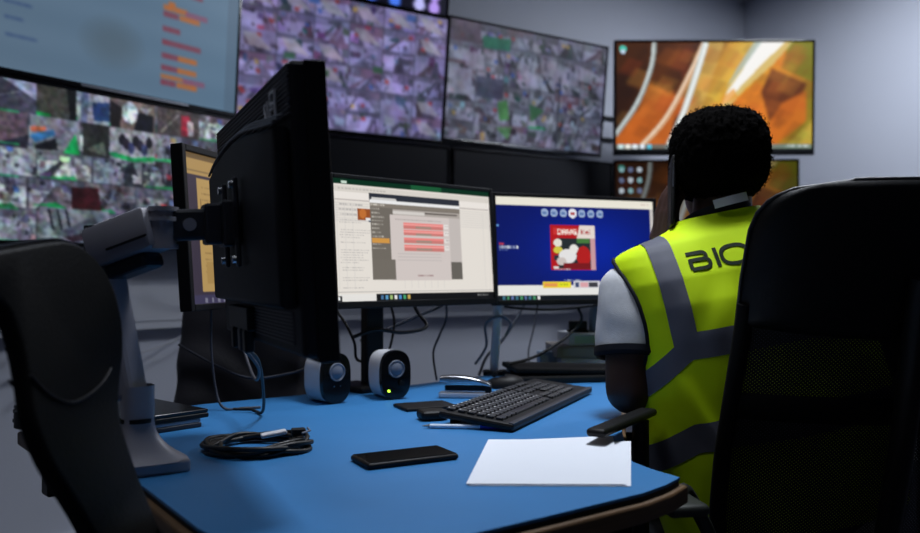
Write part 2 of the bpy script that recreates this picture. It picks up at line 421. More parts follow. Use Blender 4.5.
# ---- CCTV pictures
def cctv_dark_wall(seed):
    rng = random.Random(seed); cv = Canvas(250, 140, (60, 62, 78))
    pal = [(96, 100, 118), (120, 125, 140), (84, 86, 104), (100, 92, 104)]; dark = [(30, 32, 42), (44, 42, 52), (24, 26, 36), (58, 52, 60)]; lum = [(146, 154, 170), (172, 182, 192), (120, 128, 142)]
    nx, ny = 5, 5
    for j in range(ny):
        off = 0.03 * (j % 2)
        for i in range(nx + 1):
            x0 = i / nx - off - 0.02; x1 = (i + 1) / nx - off - 0.02
            if x1 <= 0 or x0 >= 1: continue
            cctv_tile(cv, max(x0, 0), j / ny, min(x1, 1) - 0.006, (j + 1) / ny - 0.008, rng, pal, dark, lum, 0.7)
    # the views that can be told apart: a road, a corridor with a blue door, a desk seen from above
    def V(x0, y0, x1, y1): return lambda u, v: (x0 + u * (x1 - x0), y0 + v * (y1 - y0))
    def T(v, bg): cv.poly([v(0, 0), v(1, 0), v(1, 1), v(0, 1)], bg)
    v = V(0.0, 0.0, 0.175, 0.2); T(v, (66, 66, 82)); cv.poly([v(.35, 0), v(1, 0), v(1, .55)], (140, 150, 178)); cv.line([v(0, .75), v(.7, .35)], .004, (140, 140, 150)); cv.line([v(.1, 1), v(0, .8)], .004, (150, 150, 158))
    v = V(0.175, 0.0, 0.315, 0.2); T(v, (62, 64, 62)); cv.poly([v(.75, 0), v(1, 0), v(1, 1), v(.85, 1)], (18, 20, 24)); cv.line([v(.05, .95), v(.3, .95)], .012, (20, 140, 70))
    v = V(0.32, 0.0, 0.44, 0.2); T(v, (150, 158, 176)); cv.poly([v(.45, .3), v(1, .2), v(1, .85), v(.5, .9)], (36, 62, 112)); cv.poly([v(.12, 0), v(.35, 0), v(.3, 1), v(.1, 1)], (95, 108, 140))
    v = V(0.445, 0.0, 0.63, 0.2); T(v, (118, 104, 104)); cv.disc(*v(.42, .42), .032, .075, (190, 205, 225)); cv.poly([v(.6, .35), v(.95, .4), v(.95, 1), v(.5, 1)], (16, 18, 28)); cv.poly([v(0, .1), v(.25, .3), v(.2, 1), v(0, 1)], (28, 24, 28)); cv.poly([v(.62, .2), v(.9, .15), v(.8, .4)], (190, 190, 200))
    v = V(0.635, 0.0, 0.83, 0.2); T(v, (74, 66, 68)); cv.line([v(.1, .9), v(.5, .2)], .006, (150, 140, 138)); cv.poly([v(.55, .2), v(.75, .15), v(.8, .9), v(.55, .95)], (150, 38, 58)); cv.poly([v(.7, .35), v(.85, .35), v(.85, .9), v(.72, .9)], (176, 176, 186))
    v = V(0.0, 0.2, 0.15, 0.42); T(v, (96, 80, 92)); cv.poly([v(.2, 1), v(1, .6), v(1, 1)], (42, 42, 58))
    v = V(0.155, 0.2, 0.33, 0.42); T(v, (120, 124, 140)); cv.poly([v(.0, .6), v(.45, .35), v(.5, .5), v(.1, .8)], (58, 120, 176)); cv.poly([v(.0, .35), v(.3, .3), v(.3, .42), v(0, .5)], (180, 96, 70)); cv.poly([v(.65, 1), v(.9, .4), v(1, 1)], (24, 150, 84)); cv.poly([v(.1, .85), v(.5, .6), v(.55, .95), v(.1, .98)], (24, 26, 34))
    v = V(0.34, 0.2, 0.44, 0.42); T(v, (40, 42, 44)); cv.poly([v(.1, .8), v(.8, .5), v(.9, .95)], (80, 92, 86))
    v = V(0.445, 0.2, 0.63, 0.42); T(v, (150, 150, 164))
    for k in range(7): cv.disc(*v(.25 + .1 * k, .35 + .12 * (k % 3)), .014, .04, [(26, 26, 36), (46, 40, 58), (60, 66, 110)][k % 3])
    cv.line([v(.05, .85), v(.5, .95), v(.95, .85)], .016, (26, 150, 86))
    v = V(0.19, 0.78, 0.44, 1.0); T(v, (110, 118, 132))
    for k in range(3): cv.line([v(.12 + .12 * k, .05), v(.18 + .12 * k, .6)], .008, (30, 32, 42))
    cv.poly([v(.2, .75), v(.75, .2), v(.85, .4), v(.4, .9)], (72, 78, 92)); cv.poly([v(.35, .85), v(.6, .7), v(.7, .9), v(.45, 1)], (44, 32, 40))
    v = V(0.16, 0.6, 0.44, 0.78); cv.poly([v(.5, .2), v(.85, .15), v(.9, 1), v(.5, 1)], (52, 20, 26)); cv.poly([v(0, .95), v(.3, .8), v(.45, 1)], (24, 120, 64))
    for i in range(1, 6): cv.line([(0.02, 0.2 * i), (0.12, 0.2 * i)], .004, (40, 180, 110), .6)
    cv.grain(3, .25, 9); cv.grain(4, .38, 3.0); cv.blur(1); return cv

def cctv_pale(seed, tint):
    rng = random.Random(seed); cv = Canvas(240, 136, (70, 72, 92))
    t = np.array(tint)
    pal = [tuple(t * f) for f in (0.72, 0.86, 0.62)] + [tuple(t * np.array([.95, .8, .8]) * .8)]
    dark = [tuple(t * f) for f in (0.36, 0.45, 0.52)] + [(72, 58, 74), (50, 66, 70)]
    lum = [tuple(t * f) for f in (1.0, 1.1, 0.92)]
    nx, ny = 6, 6
    for j in range(ny):
        for i in range(nx): cctv_tile(cv, i / nx, j / ny, (i + 1) / nx - .004, (j + 1) / ny - .006, rng, pal, dark, lum, 0.03, .62)
    return cv

def pic_streets():
    cv = cctv_pale(21, (152, 146, 204)); rng = random.Random(4)
    for j in range(6):
        for i in range(6):
            if rng.random() < 0.45:
                x, y = i / 6 + .02, j / 6 + .03
                cv.poly([(x, y), (x + .06, y - .0), (x + .13, y + .11), (x + .03, y + .09)], (168, 164, 186), .8)
    for x, y in ((.08, .30), (.19, .52), (.57, .17), (.72, .12)): cv.rect(x, y, x + .03, y + .03, (150, 60, 84), .8)
    for x, y in ((.2, .46), (.36, .55), (.62, .47)): cv.rect(x, y, x + .05, y + .05, (50, 90, 66), .8)
    for x in (.15, .3, .78): cv.rect(x, .02, x + .05, .07, (60, 96, 170), .8)
    cv.grain(5, .16, 14); cv.grain(6, .14, 5); cv.blur(2); return cv

def pic_yards():
    cv = cctv_pale(33, (136, 140, 166))
    cv.poly([(.19, .1), (.36, .09), (.36, .19), (.2, .2)], (40, 112, 92)); cv.rect(0.0, .0, .18, .18, (84, 74, 92), .8)
    rng = random.Random(9)
    for k in range(9):
        x = rng.uniform(0, .9); y = rng.uniform(.20, .34); w = rng.uniform(.06, .14)
        cv.poly([(x, y), (x + w, y + .03), (x + w, y + .15), (x + .01, y + .13)], (152, 152, 180), .75)
        if k % 2: cv.rect(x + w * .3, y + .03, x + w * .45, y + .10, (76, 80, 102), .8)
    cv.rect(.01, .40, .14, .62, (160, 164, 196), .8); cv.rect(.17, .44, .33, .62, (64, 68, 92), .8)
    cv.poly([(.3, .64), (.36, .62), (.38, .78), (.32, .8)], (70, 130, 74), .9); cv.poly([(.5, .62), (.6, .66), (.52, .78)], (52, 104, 70), .9); cv.poly([(.3, .86), (.4, .84), (.38, .96)], (80, 130, 80), .8)
    for k in range(5): cv.line([(.55 + .08 * k, .98), (.62 + .07 * k, .7)], .006, (150, 154, 178), .8)
    cv.line([(.69, .35), (.69, .98)], .01, (58, 60, 78), .9)
    cv.grain(5, .16, 14); cv.grain(6, .14, 5); cv.blur(2); return cv

def pic_board():
    cv = Canvas(200, 116, (96, 122, 146))
    cv.a += ((cv.X - .5) * np.array([14])[0])[..., None] * np.array([-.3, .2, .5]) + (np.sin(cv.Y * 26) * 2)[..., None]
    for k in range(8): cv.disc(.46, .72, .13 - .012 * k, .17 - .016 * k, (84, 100, 112), .10)
    rng = random.Random(2)
    for x, y, w in ((.085, .62, .09), (.09, .71, .06), (.095, .80, .10), (.09, .53, .08), (.09, .44, .07), (.085, .35, .1)):
        cv.rect(x, y, x + w, y + .018, (66, 88, 128), .55); cv.text_rows(x, y, w, .018, (58, 80, 122), rng, .6)
    RD, OR, MV = (128, 62, 80), (184, 106, 50), (134, 84, 112)
    def bar(x, y, w, c):
        cv.rect(x, y, x + w, y + .034, c, .75); cv.text_rows(x, y, w, .034, c, rng, 1)
    for y, kind in ((.87, 2), (.775, 3), (.695, 3), (.61, 0), (.53, 1), (.43, 2), (.36, 4), (.27, 0), (.19, 2), (.1, 3)):
        x = .655
        if kind == 0: bar(x, y, .17, RD)
        if kind == 1: bar(x, y, .075, RD)
        if kind == 2: bar(x, y - .038, .105, OR); bar(x + .095, y - .034, .10, MV); bar(x, y, .065, RD); bar(x + .07, y, .09, OR)
        if kind == 3: bar(x, y, .068, RD); bar(x + .07, y, .085, OR)
        if kind == 4: bar(x + .02, y, .03, OR)
    cv.blur(1)
    cv.rect(.945, 0, 1, 1, (80, 100, 122), .5)
    return cv

def pic_wallpaper():
    cv = Canvas(224, 126, (90, 44, 14))
    X, Y = cv.X, cv.Y
    s = X + 0.28 * (Y - .5) + .06 * np.sin(Y * 3)
    pts = [(.0, (66, 36, 18)), (.12, (44, 24, 14)), (.2, (120, 62, 18)), (.27, (70, 36, 16)), (.38, (60, 30, 14)), (.45, (205, 150, 50)), (.55, (216, 178, 70)), (.68, (226, 160, 36)), (.8, (214, 132, 32)), (.92, (190, 120, 34)), (1.1, (120, 120, 26)), (1.3, (110, 124, 30))]
    for k in range(3): cv.a[..., k] = np.interp(s, [p[0] for p in pts], [p[1][k] for p in pts])
    cv.poly([(.0, .85), (.22, .42), (.42, .55), (.3, 1), (.0, 1)], (206, 104, 36), .85)
    cv.poly([(.17, .38), (.30, .44), (.24, .62), (.1, .7)], (190, 104, 40), .6)
    cv.poly([(.30, .7), (.42, .42), (.44, .5), (.34, 1), (.26, 1)], (60, 30, 14), .9)
    cv.poly([(.16, .0), (.38, .0), (.27, .46), (.16, .34)], (74, 38, 16), .75)
    cv.poly([(.02, .25), (.14, .3), (.1, .62), (.0, .8), (.0, .3)], (40, 22, 16), .7)
    cv.poly([(.40, .12), (.45, .0), (.55, .0), (.46, .5), (.36, 1), (.28, 1)], (214, 176, 90), .8)
    cv.poly([(.58, .55), (.72, .36), (.80, .5), (.76, .8), (.62, .95), (.5, .9)], (226, 128, 34), .85)
    cv.poly([(.79, .24), (.97, .38), (.90, .66), (.78, .72), (.74, .45)], (92, 42, 16), .9)
    cv.poly([(.84, .56), (.97, .44), (.97, .72), (.8, .95), (.7, .95)], (206, 106, 30), .85)
    cv.poly([(.88, .0), (1, .0), (1, .36), (.84, .24)], (112, 124, 26), .85)
    cv.poly([(.86, .95), (1, .72), (1, 1), (.84, 1)], (190, 180, 70), .8)
    rng = random.Random(12)
    for _ in range(150):
        x, y = rng.random(), rng.random() * .9; d = rng.uniform(.03, .09)
        cv.poly([(x, y), (x + d, y + d * .6), (x + d * .3, y + d * 2.4), (x - d * .7, y + d * 1.8)], rng.choice([(240, 190, 80), (120, 60, 20), (220, 120, 50), (70, 34, 14), (200, 70, 40)]), .16)
    cv.blur(3)
    def arc(p, w, c, al=1.0):
        q = [(v.x, v.y) for v in spline([(a, b, 0) for a, b in p], 8)]; cv.line(q, w, c, al)
    arc([(.195, -.02), (.18, .22), (.11, .55), (.0, .84)], .022, (150, 160, 160)); arc([(.190, -.02), (.176, .22), (.105, .55), (-.002, .83)], .008, (214, 224, 224))
    arc([(.45, .0), (.38, .28), (.26, .68), (.13, .95)], .026, (206, 160, 120)); arc([(.445, .0), (.375, .28), (.255, .68), (.125, .95)], .01, (236, 214, 190))
    arc([(.455, .02), (.40, .34), (.34, .66), (.26, .98)], .028, (196, 206, 206)); arc([(.457, .02), (.402, .34), (.335, .68), (.262, .98)], .012, (238, 242, 240))
    cv.poly([(.70, .0), (.90, .0), (.80, .20), (.66, .42), (.57, .60), (.53, .60), (.57, .42), (.64, .2)], (214, 196, 130), .8)
    cv.poly([(.72, .0), (.86, .0), (.76, .17), (.645, .38), (.565, .55), (.54, .58), (.56, .47), (.64, .26)], (246, 244, 240))
    cv.poly([(.70, .0), (.74, .0), (.66, .2), (.58, .38), (.56, .42), (.62, .22)], (170, 186, 180), .8)
    cv.poly([(.52, .6), (.545, .5), (.6, .42), (.62, .5)], (232, 150, 50), .7)
    cv.blur(1)
    cv.rect(0, .925, 1, .97, (96, 128, 140), .75); cv.rect(.12, .925, .3, .97, (90, 70, 50), .3)
    for k, c in enumerate([(200, 225, 225), (235, 235, 225), (225, 235, 240), (225, 235, 245), (90, 190, 215)]): cv.rect(.015 + .036 * k, .93, .038 + .036 * k, .965, c)
    cv.text_rows(.87, .935, .05, .02, (235, 240, 240), rng); cv.text_rows(.93, .935, .05, .02, (225, 235, 235), rng)
    cv.rect(0, .97, 1, 1, (8, 12, 16))
    cv.disc(.035, .06, .018, .032, (70, 190, 170)); cv.disc(.035, .085, .012, .02, (190, 210, 230))
    return cv

def pic_spread():
    cv = Canvas(260, 147, (226, 220, 212)); rng = random.Random(3)
    cv.rect(0, 0, 1, .05, (12, 48, 32)); cv.rect(.46, .0, .66, .05, (28, 88, 54)); cv.rect(.05, .02, .08, .04, (200, 220, 205))
    cv.rect(0, .06, 1, .11, (214, 208, 200)); cv.rect(0, .11, 1, .16, (232, 226, 220))
    for k in range(14): cv.rect(.03 + .02 * k, .075, .043 + .02 * k, .09, (170, 165, 160), .6)
    cv.rect(0, .17, 1, .178, (170, 160, 160))
    for j in range(34):
        y = .2 + .0205 * j
        cv.rect(0, y, 1, y + .004, (205, 200, 196), .7)
        if rng.random() < .7: cv.text_rows(.03 + .01 * rng.random(), y + .007, .1 + .08 * rng.random(), .008, (150, 146, 146), rng, .7)
    for k in range(24): cv.rect(.02 + .042 * k, .2, .022 + .042 * k, .9, (205, 200, 196), .6)
    cv.rect(.135, .235, .215, .335, (150, 78, 34)); cv.disc(.165, .28, .02, .04, (190, 110, 50)); cv.rect(.195, .32, .215, .345, (40, 60, 90)); cv.rect(.18, .31, .21, .33, (230, 230, 230))
    cv.X = cv.X + .018
    # browser window
    cv.rect(.222, .105, .80, .16, (42, 46, 56)); cv.poly([(.23, .16), (.24, .135), (.38, .135), (.39, .16)], (206, 204, 202)); cv.rect(.225, .155, .80, .185, (232, 232, 232))
    cv.rect(.225, .185, .80, .82, (110, 104, 96)); cv.rect(.225, .185, .80, .215, (128, 120, 110)); cv.text_rows(.23, .19, .08, .012, (220, 215, 205), rng)
    cv.rect(.36, .225, .8, .27, (170, 162, 156)); cv.rect(.36, .235, .56, .262, (210, 205, 200)); cv.rect(.56, .235, .78, .255, (96, 90, 84))
    cv.rect(.34, .27, .72, .83, (206, 196, 192)); cv.rect(.72, .27, .8, .67, (192, 184, 180)); cv.rect(.72, .67, .8, .82, (100, 96, 90))
    for j in range(11):
        y = .225 + .033 * j; cv.text_rows(.235, y, rng.uniform(.04, .085), .012, (206, 200, 190), rng, .8)
    cv.rect(.23, .475, .335, .515, (206, 148, 70)); cv.rect(.23, .655, .365, .82, (112, 106, 98))
    cv.text_rows(.37, .305, .3, .006, (120, 110, 110), rng, .8)
    for y in (.335, .395, .46, .525): cv.rect(.42, y, .68, y + .026, (232, 132, 128)); cv.rect(.42, y + .026, .68, y + .05, (200, 122, 116)); cv.rect(.50, y + .026, .60, y + .046, (150, 140, 126), .85); cv.rect(.42, y + .013, .68, y + .017, (238, 170, 164))
    for y in (.335, .395, .46, .525): cv.rect(.685, y, .715, y + .04, (226, 220, 216)); cv.text_rows(.69, y + .01, .025, .01, (150, 140, 140), rng)
    for j in range(7):
        y = .6 + .028 * j; cv.rect(.38, y, .66, y + .003, (184, 176, 174), .8)
    cv.text_rows(.5, .785, .1, .008, (150, 120, 120), rng)
    cv.X = cv.X - .018
    cv.rect(0, .915, 1, .925, (180, 176, 172)); cv.rect(0, .94, .225, 1, (226, 224, 220)); cv.rect(.225, .94, 1, 1, (16, 16, 18)); cv.rect(0, .95, .03, 1, (26, 30, 30)); cv.rect(.008, .962, .02, .985, (235, 235, 235))
    for k, c in enumerate([(70, 110, 150), (90, 150, 190), (160, 190, 120), (230, 230, 230), (80, 140, 200), (70, 160, 110), (200, 170, 90)]): cv.rect(.25 + .027 * k, .955, .265 + .027 * k, .985, c)
    cv.text_rows(.88, .96, .08, .015, (150, 150, 150), rng)
    return cv

def pic_blue():
    cv = Canvas(260, 147, (8, 20, 92)); rng = random.Random(5)
    f = np.exp(-(((cv.X - .6) / .4) ** 2 + ((cv.Y - .5) / .4) ** 2))
    cv.a += f[..., None] * np.array([0, 16, 60])
    cv.rect(0, 0, 1, .085, (232, 228, 214)); cv.text_rows(.92, .03, .05, .02, (190, 160, 150), rng, .4)
    cv.rect(.978, .085, 1, 1, (196, 192, 190))
    cv.X = cv.X + .028; cv.Y = cv.Y + .008
    for k in range(7):
        x = .325 + .058 * k
        cv.disc(x, .155, .026 if k == 3 else .022, .048 if k == 3 else .040, (225, 225, 235) if k == 3 else (150, 170, 205))
        cv.rect(x - .012, .145, x + .012, .168, (170, 60, 60) if k == 3 else (90, 120, 170))
    # a red and white magazine cover
    cv.rect(.355, .275, .635, .715, (176, 24, 30)); cv.rect(.375, .30, .52, .37, (200, 50, 50)); write(cv, 'DAWG', .40, .312, .055, (245, 235, 225))
    cv.poly([(.54, .275), (.635, .275), (.635, .40), (.52, .40)], (226, 214, 206)); write(cv, 'Kei', .548, .315, .05, (170, 30, 34))
    cv.rect(.40, .405, .605, .70, (36, 44, 48)); cv.rect(.605, .40, .635, .715, (206, 206, 212), .7)
    cv.rect(.52, .40, .60, .45, (70, 120, 60)); cv.disc(.40, .45, .025, .04, (226, 222, 210)); cv.disc(.40, .52, .028, .035, (206, 196, 70)); cv.rect(.375, .57, .42, .62, (40, 50, 60))
    cv.disc(.46, .58, .055, .07, (226, 224, 224)); cv.disc(.50, .51, .028, .045, (228, 226, 222)); cv.disc(.42, .63, .03, .04, (200, 190, 186))
    cv.disc(.56, .58, .045, .10, (176, 30, 30)); cv.rect(.43, .65, .60, .71, (120, 26, 30)); cv.rect(.37, .68, .40, .70, (220, 220, 220)); cv.text_rows(.375, .705, .1, .008, (220, 220, 225), rng)
    cv.X = cv.X - .028; cv.Y = cv.Y - .008
    cv.text_rows(.02, .45, .03, .018, (200, 60, 70), rng, 1); cv.text_rows(.02, .475, .115, .026, (206, 214, 230), rng, 1); cv.text_rows(.02, .51, .05, .014, (110, 130, 180), rng, .9)
    cv.rect(.005, .27, .02, .29, (90, 140, 200))
    cv.rect(0, .855, 1, .955, (228, 228, 224))
    cv.X = cv.X + .028
    cv.text_rows(.43, .80, .06, .014, (160, 170, 190), rng, 1); cv.text_rows(.50, .80, .04, .014, (160, 170, 190), rng, 1)
    cv.rect(.30, .82, .475, .885, (232, 206, 40)); cv.rect(.31, .835, .39, .87, (226, 150, 80)); cv.rect(.40, .83, .465, .87, (226, 228, 40)); cv.text_rows(.405, .845, .05, .012, (120, 110, 30), rng, 1)
    cv.rect(.49, .815, .66, .885, (206, 206, 214)); cv.rect(.53, .83, .58, .875, (216, 160, 166)); cv.rect(.585, .83, .645, .875, (60, 60, 66)); cv.rect(.50, .83, .525, .875, (60, 74, 110))
    cv.X = cv.X - .028
    cv.rect(0, .955, 1, 1, (16, 22, 30))
    for k in range(9): cv.rect(.03 + .026 * k, .962, .045 + .026 * k, .99, [(60, 110, 130), (70, 140, 100), (90, 110, 160)][k % 3] if k < 8 else (220, 220, 220))
    return cv

def pic_doc():
    cv = Canvas(150, 96, (66, 58, 74)); rng = random.Random(8)
    cv.rect(0, 0, 1, .04, (120, 96, 60)); cv.rect(0, .04, 1, .15, (196, 160, 98)); cv.rect(0, .11, 1, .12, (150, 124, 80))
    cv.rect(.085, .17, .8, .92, (204, 168, 104))
    for j in range(16): cv.text_rows(.12, .22 + .04 * j, rng.uniform(.2, .46), .008, (150, 120, 76), rng, .8)
    cv.rect(.11, .3, .55, .306, (140, 110, 70)); cv.rect(.11, .42, .55, .426, (140, 110, 70)); cv.rect(.11, .3, .113, .42, (140, 110, 70)); cv.rect(.13, .72, .3, .86, (190, 154, 92))
    cv.rect(0, .94, 1, 1, (70, 66, 96))
    for k in range(7): cv.rect(.1 + .05 * k, .955, .12 + .05 * k, .985, (150, 150, 170), .8)
    return cv

def pic_status():
    cv = Canvas(120, 68, (6, 6, 26)); rng = random.Random(6)
    for x, c in ((.60, (70, 110, 230)), (.72, (70, 120, 240)), (.85, (190, 190, 250)), (.93, (180, 150, 240)), (.45, (90, 110, 220)), (.3, (120, 150, 240)), (.15, (90, 80, 220))):
        for y in (.955, .86, .6, .34): cv.disc(x, y, .03, .05, c)
    cv.blur(1); return cv

# ------------------------------------------------------------------ displays
def frame_ring(mb, W, H, b, y0, y1, bb=None):
    """four bezel bars around an opening W x H"""
    bb = b if bb is None else bb
    cy = (y0 + y1) / 2; t = y1 - y0
    mb.box((-(W + b) / 2, cy, (b - bb) / 2), (b, t, H + b + bb), bev=0.002)
    mb.box(((W + b) / 2, cy, (b - bb) / 2), (b, t, H + b + bb), bev=0.002)
    mb.box((0, cy, (H + b) / 2), (W, t, b), bev=0.002)
    mb.box((0, cy, -(H + bb) / 2), (W, t, bb), bev=0.002)

def wall_display(label, W, H, yaw, tilt, c, cv, group=None, gain=1.0, reach=0.12, bez=0.012, strip=False):
    t = thing('wall_display', label, 'screen', (c[0], c[1], CAM_Z + c[2]), yaw, group)
    L = Matrix.Rotation(tilt, 4, 'X')
    w, h = W - 2 * bez, H - 2.4 * bez
    a = MB(); a.xf = L; frame_ring(a, w, h, bez, -0.004, 0.022, 1.4 * bez); build('bezel', a, M['black_gloss'], t)
    if cv is not None: screen_mesh('screen', cv, w, h, t, 0.0, None, L, gain)
    else:
        s = MB(); s.xf = L; s.box((0, 0.004, 0), (w, 0.006, h)); build('screen', s, M['off_glass'], t)
    k = MB(); k.xf = L; k.box((0, 0.030, 0), (W - 0.01, 0.034, H - 0.01), bev=0.008); k.box((0, 0.055, -0.05), (W * 0.7, 0.03, H * 0.6), bev=0.01); build('housing', k, M['black_matt'], t)
    m = MB(); m.box((0, 0.075 + reach / 2 - 0.02, 0), (0.24, max(reach - 0.03, 0.02), 0.24)); build('wall_mount', m, M['grey_dark'], t)
    if strip:
        s2 = MB(); s2.xf = L; s2.box((W * 0.06, -0.006, -H / 2 + 0.007), (W * 0.42, 0.004, 0.008)); build('glossy_strip', s2, M['steel'], t)
    return t

# ------------------------------------------------------------------ room
K = Vector((1.871, 5.449)); J = Vector((-0.918, 3.637)); LW = Vector((-4.78, -1.80)); RW = Vector((6.58, -1.80))
CEIL = 2.80
def wall_between(name, a, b, z0=0.0, z1=CEIL, th=0.1):
    d = (b - a).normalized(); n = Vector((-d.y, d.x))
    # room lies to the right of a->b, wall thickness outwards (left)
    mb = MB(); mb.prism([tuple(a - d * 0.0), tuple(b), tuple(b + n * th), tuple(a + n * th)], z0, z1)
    return struct(name, mb, M['wall'])
wall_between('wall_left', LW, J)
wall_between('wall_back', J, K)
wall_between('wall_right', K, RW)
wall_between('wall_front', RW, LW)
poly = [tuple(p) for p in (LW, J, K, RW)]
struct('floor', MB().prism(offset_poly(poly, 0.1), -0.08, 0.0), M['floor'])
struct('ceiling', MB().prism(offset_poly(poly, 0.1), CEIL, CEIL + 0.08), M['ceiling'])
def along(name, a, b, z0, z1, th, m, lip=0.0):
    d = (b - a).normalized(); n = Vector((d.y, -d.x))
    mb = MB(); q = [tuple(a + n * 0.001), tuple(b + n * 0.001), tuple(b + n * th), tuple(a + n * th)]
    mb.prism(q, z0, z1)
    if lip:
        q2 = [tuple(a + n * th), tuple(b + n * th), tuple(b + n * (th + 0.004)), tuple(a + n * (th + 0.004))]
        mb.prism(q2, z0 + 0.03, z1 - 0.03)
    return struct(name, mb, m)
along('trim_1', LW, J, 0.80, 0.965, 0.055, M['trunk'], 1)
along('trim_2', J, K, 0.80, 0.965, 0.055, M['trunk'], 1)
along('baseboard_left', LW, J, 0, 0.09, 0.015, M['trunk'])
along('baseboard_back', J, K, 0, 0.09, 0.015, M['trunk'])
along('baseboard_right', K, RW, 0, 0.09, 0.015, M['trunk'])

# ceiling lamps: recessed panels
def ceiling_lamp(x, y, power, label, size=0.6, lit=True, spread=180):
    t = thing('ceiling_light', label, 'light', (x, y, CEIL), R(33), 'recessed ceiling panels')
    f = MB(); s = size
    for dx, dy, sx, sy in ((-s / 2, 0, .03, s + .03), (s / 2, 0, .03, s + .03), (0, -s / 2, s, .03), (0, s / 2, s, .03)):
        f.box((dx, dy, -0.012), (sx, sy, 0.022))
    build('frame', f, M['white_plastic'], t)
    build('diffuser', MB().box((0, 0, -0.006), (s - 0.03, s - 0.03, 0.008)), M['lamp'] if lit else M['lamp_off'], t)
    if lit:
        ld = bpy.data.lights.new('ceiling_light_glow', 'AREA'); ld.shape = 'SQUARE'; ld.size = size * 0.9; ld.energy = power; ld.spread = R(spread); ld.color = (0.86, 0.915, 1.0)
        lo = link(bpy.data.objects.new('ceiling_light_glow', ld)); lo.parent = t; lo.location = (0, 0, -0.03)
    return t
ceiling_lamp(1.82, 3.66, 37, 'lit square ceiling panel near the pale right hand wall')
ceiling_lamp(0.34, 1.74, 15, 'lit square ceiling panel above the blue desk', spread=104)
ceiling_lamp(-0.55, 0.95, 1.5, 'lit square ceiling panel over the near left chair', spread=92)

# ------------------------------------------------------------------ wall displays
YB = R(32.96)
tv1 = wall_display('big lit information board with pale blue page and orange rows, above the camera-grid screen', 1.03, 0.6, R(54.6), R(3.75), (-1.196, 2.952, 0.9455), pic_board(), gain=.78, reach=.1, strip=True)
tv1l = wall_display('lit screen of dark camera views with green marks, below the pale information board', 1.0, 0.545, R(54.6), R(0), (-1.205, 2.975, 0.370), cctv_dark_wall(11), gain=.78, reach=.1)
wall_display('lit lilac grid of street camera views behind the tall monitor back', 1.03, 0.6, YB, R(6.5), (-0.498, 3.70, 0.9335), pic_streets(), gain=.66)
wall_display('lit grid of grey yard camera views with a green patch, left of the orange screen', 1.03, 0.6, YB, R(6.42), (0.3615, 4.2654, 0.9506), pic_yards(), gain=.62, strip=True)
wall_display('nearly cut off top screen with bright blue dots, above the lilac camera grid', 1.03, 0.6, YB, R(8), (-0.468, 3.655, 1.528), pic_status())
wall_display('switched off black screen under the lilac camera grid', 1.03, 0.6, YB, R(0), (-0.480, 3.672, 0.315), None, reach=.15)
wall_display('switched off black screen under the grey yard camera grid', 1.03, 0.6, YB, R(0), (0.398, 4.235, 0.315), None, reach=.15)
cvw = pic_wallpaper()
wall_display('big bright screen with orange and yellow wallpaper, topmost of the orange pair', 1.03, 0.59, R(-0.6), R(2.2), (1.3075, 4.261, 0.9162), cvw, reach=.25, bez=.013)
cvw2 = pic_wallpaper(); rng_ = random.Random(1)
cvw2.a *= 0.55
for j in range(8):
    for i in range(3): cvw2.disc(.035 + .05 * i, .08 + .105 * j, .014, .026, [(120, 160, 165), (90, 100, 130), (170, 180, 190)][(i + j) % 3])
wall_display('dimmer orange wallpaper screen with desktop icons, half hidden behind the seated person', 0.965, 0.55, R(-2.5), R(0), (1.2915, 4.354, 0.335), cvw2, reach=.25)

rl = thing('mounting_rail', 'dark twin mounting rail on the back wall between the yard cameras and the orange screen', 'rail', (0.95, 4.85, 1.82), YB)
for dz in (0.09, -0.035):
    build('rail_bar', MB().box((0.0, 0.0, dz), (0.9, 0.03, 0.022), bev=.003), M['black'], rl)
for dx in (-.3, .3):
    build('rail_bracket', MB().box((dx, 0.012, 0.027), (0.03, 0.03, 0.15)), M['grey_dark'], rl)

# ------------------------------------------------------------------ desk
outline = [(-0.797, 1.520), (-0.690, 1.390), (-0.411, 1.082), (-0.285, 0.905), (-0.215, 0.825), (-0.165, 0.797), (-0.105, 0.808), (-0.03, 0.856), (0.016, 0.888), (0.116, 0.963), (0.172, 1.006), (0.230, 1.050), (0.272, 1.094), (0.299, 1.132), (0.272, 1.180), (0.255, 1.225), (0.254, 1.30), (0.274, 1.39), (0.292, 1.51), (0.316, 1.63), (0.342, 1.76), (0.47, 1.86), (0.72, 1.92), (1.0, 1.97), (1.35, 2.02), (1.35, 2.60), (0.85, 2.80), (0.50, 2.80), (0.26, 2.56), (0.06, 2.27), (-0.11, 2.090), (-0.272, 1.990), (-0.37, 1.905), (-0.545, 1.775)]
def resample(pts, keep):
    out = []
    k = len(pts)
    for i in range(k):
        a = pts[i]; b = pts[(i + 1) % k]
        out.append(a)
        L = math.dist(a, b)
        if L > 0.2:
            m = int(L / 0.1)
            for q in range(1, m): out.append((a[0] + (b[0] - a[0]) * q / m, a[1] + (b[1] - a[1]) * q / m))
    return out
desk = thing('desk', 'wavy corner desk with blue top and brown wooden edge', 'desk', (-0.165, 0.85, 0))
build('blue_top', MB().prism(outline, DESK - 0.004, DESK), M['blue'], desk, world=True)
build('rubber_edge', MB().prism(offset_poly(outline, -0.001), DESK - 0.011, DESK - 0.004), M['rubber'], desk, world=True)
build('wood_edge', MB().prism(offset_poly(outline, 0.009), DESK - 0.036, DESK - 0.011, bev=0.004), M['wood'], desk, world=True, smooth=30)
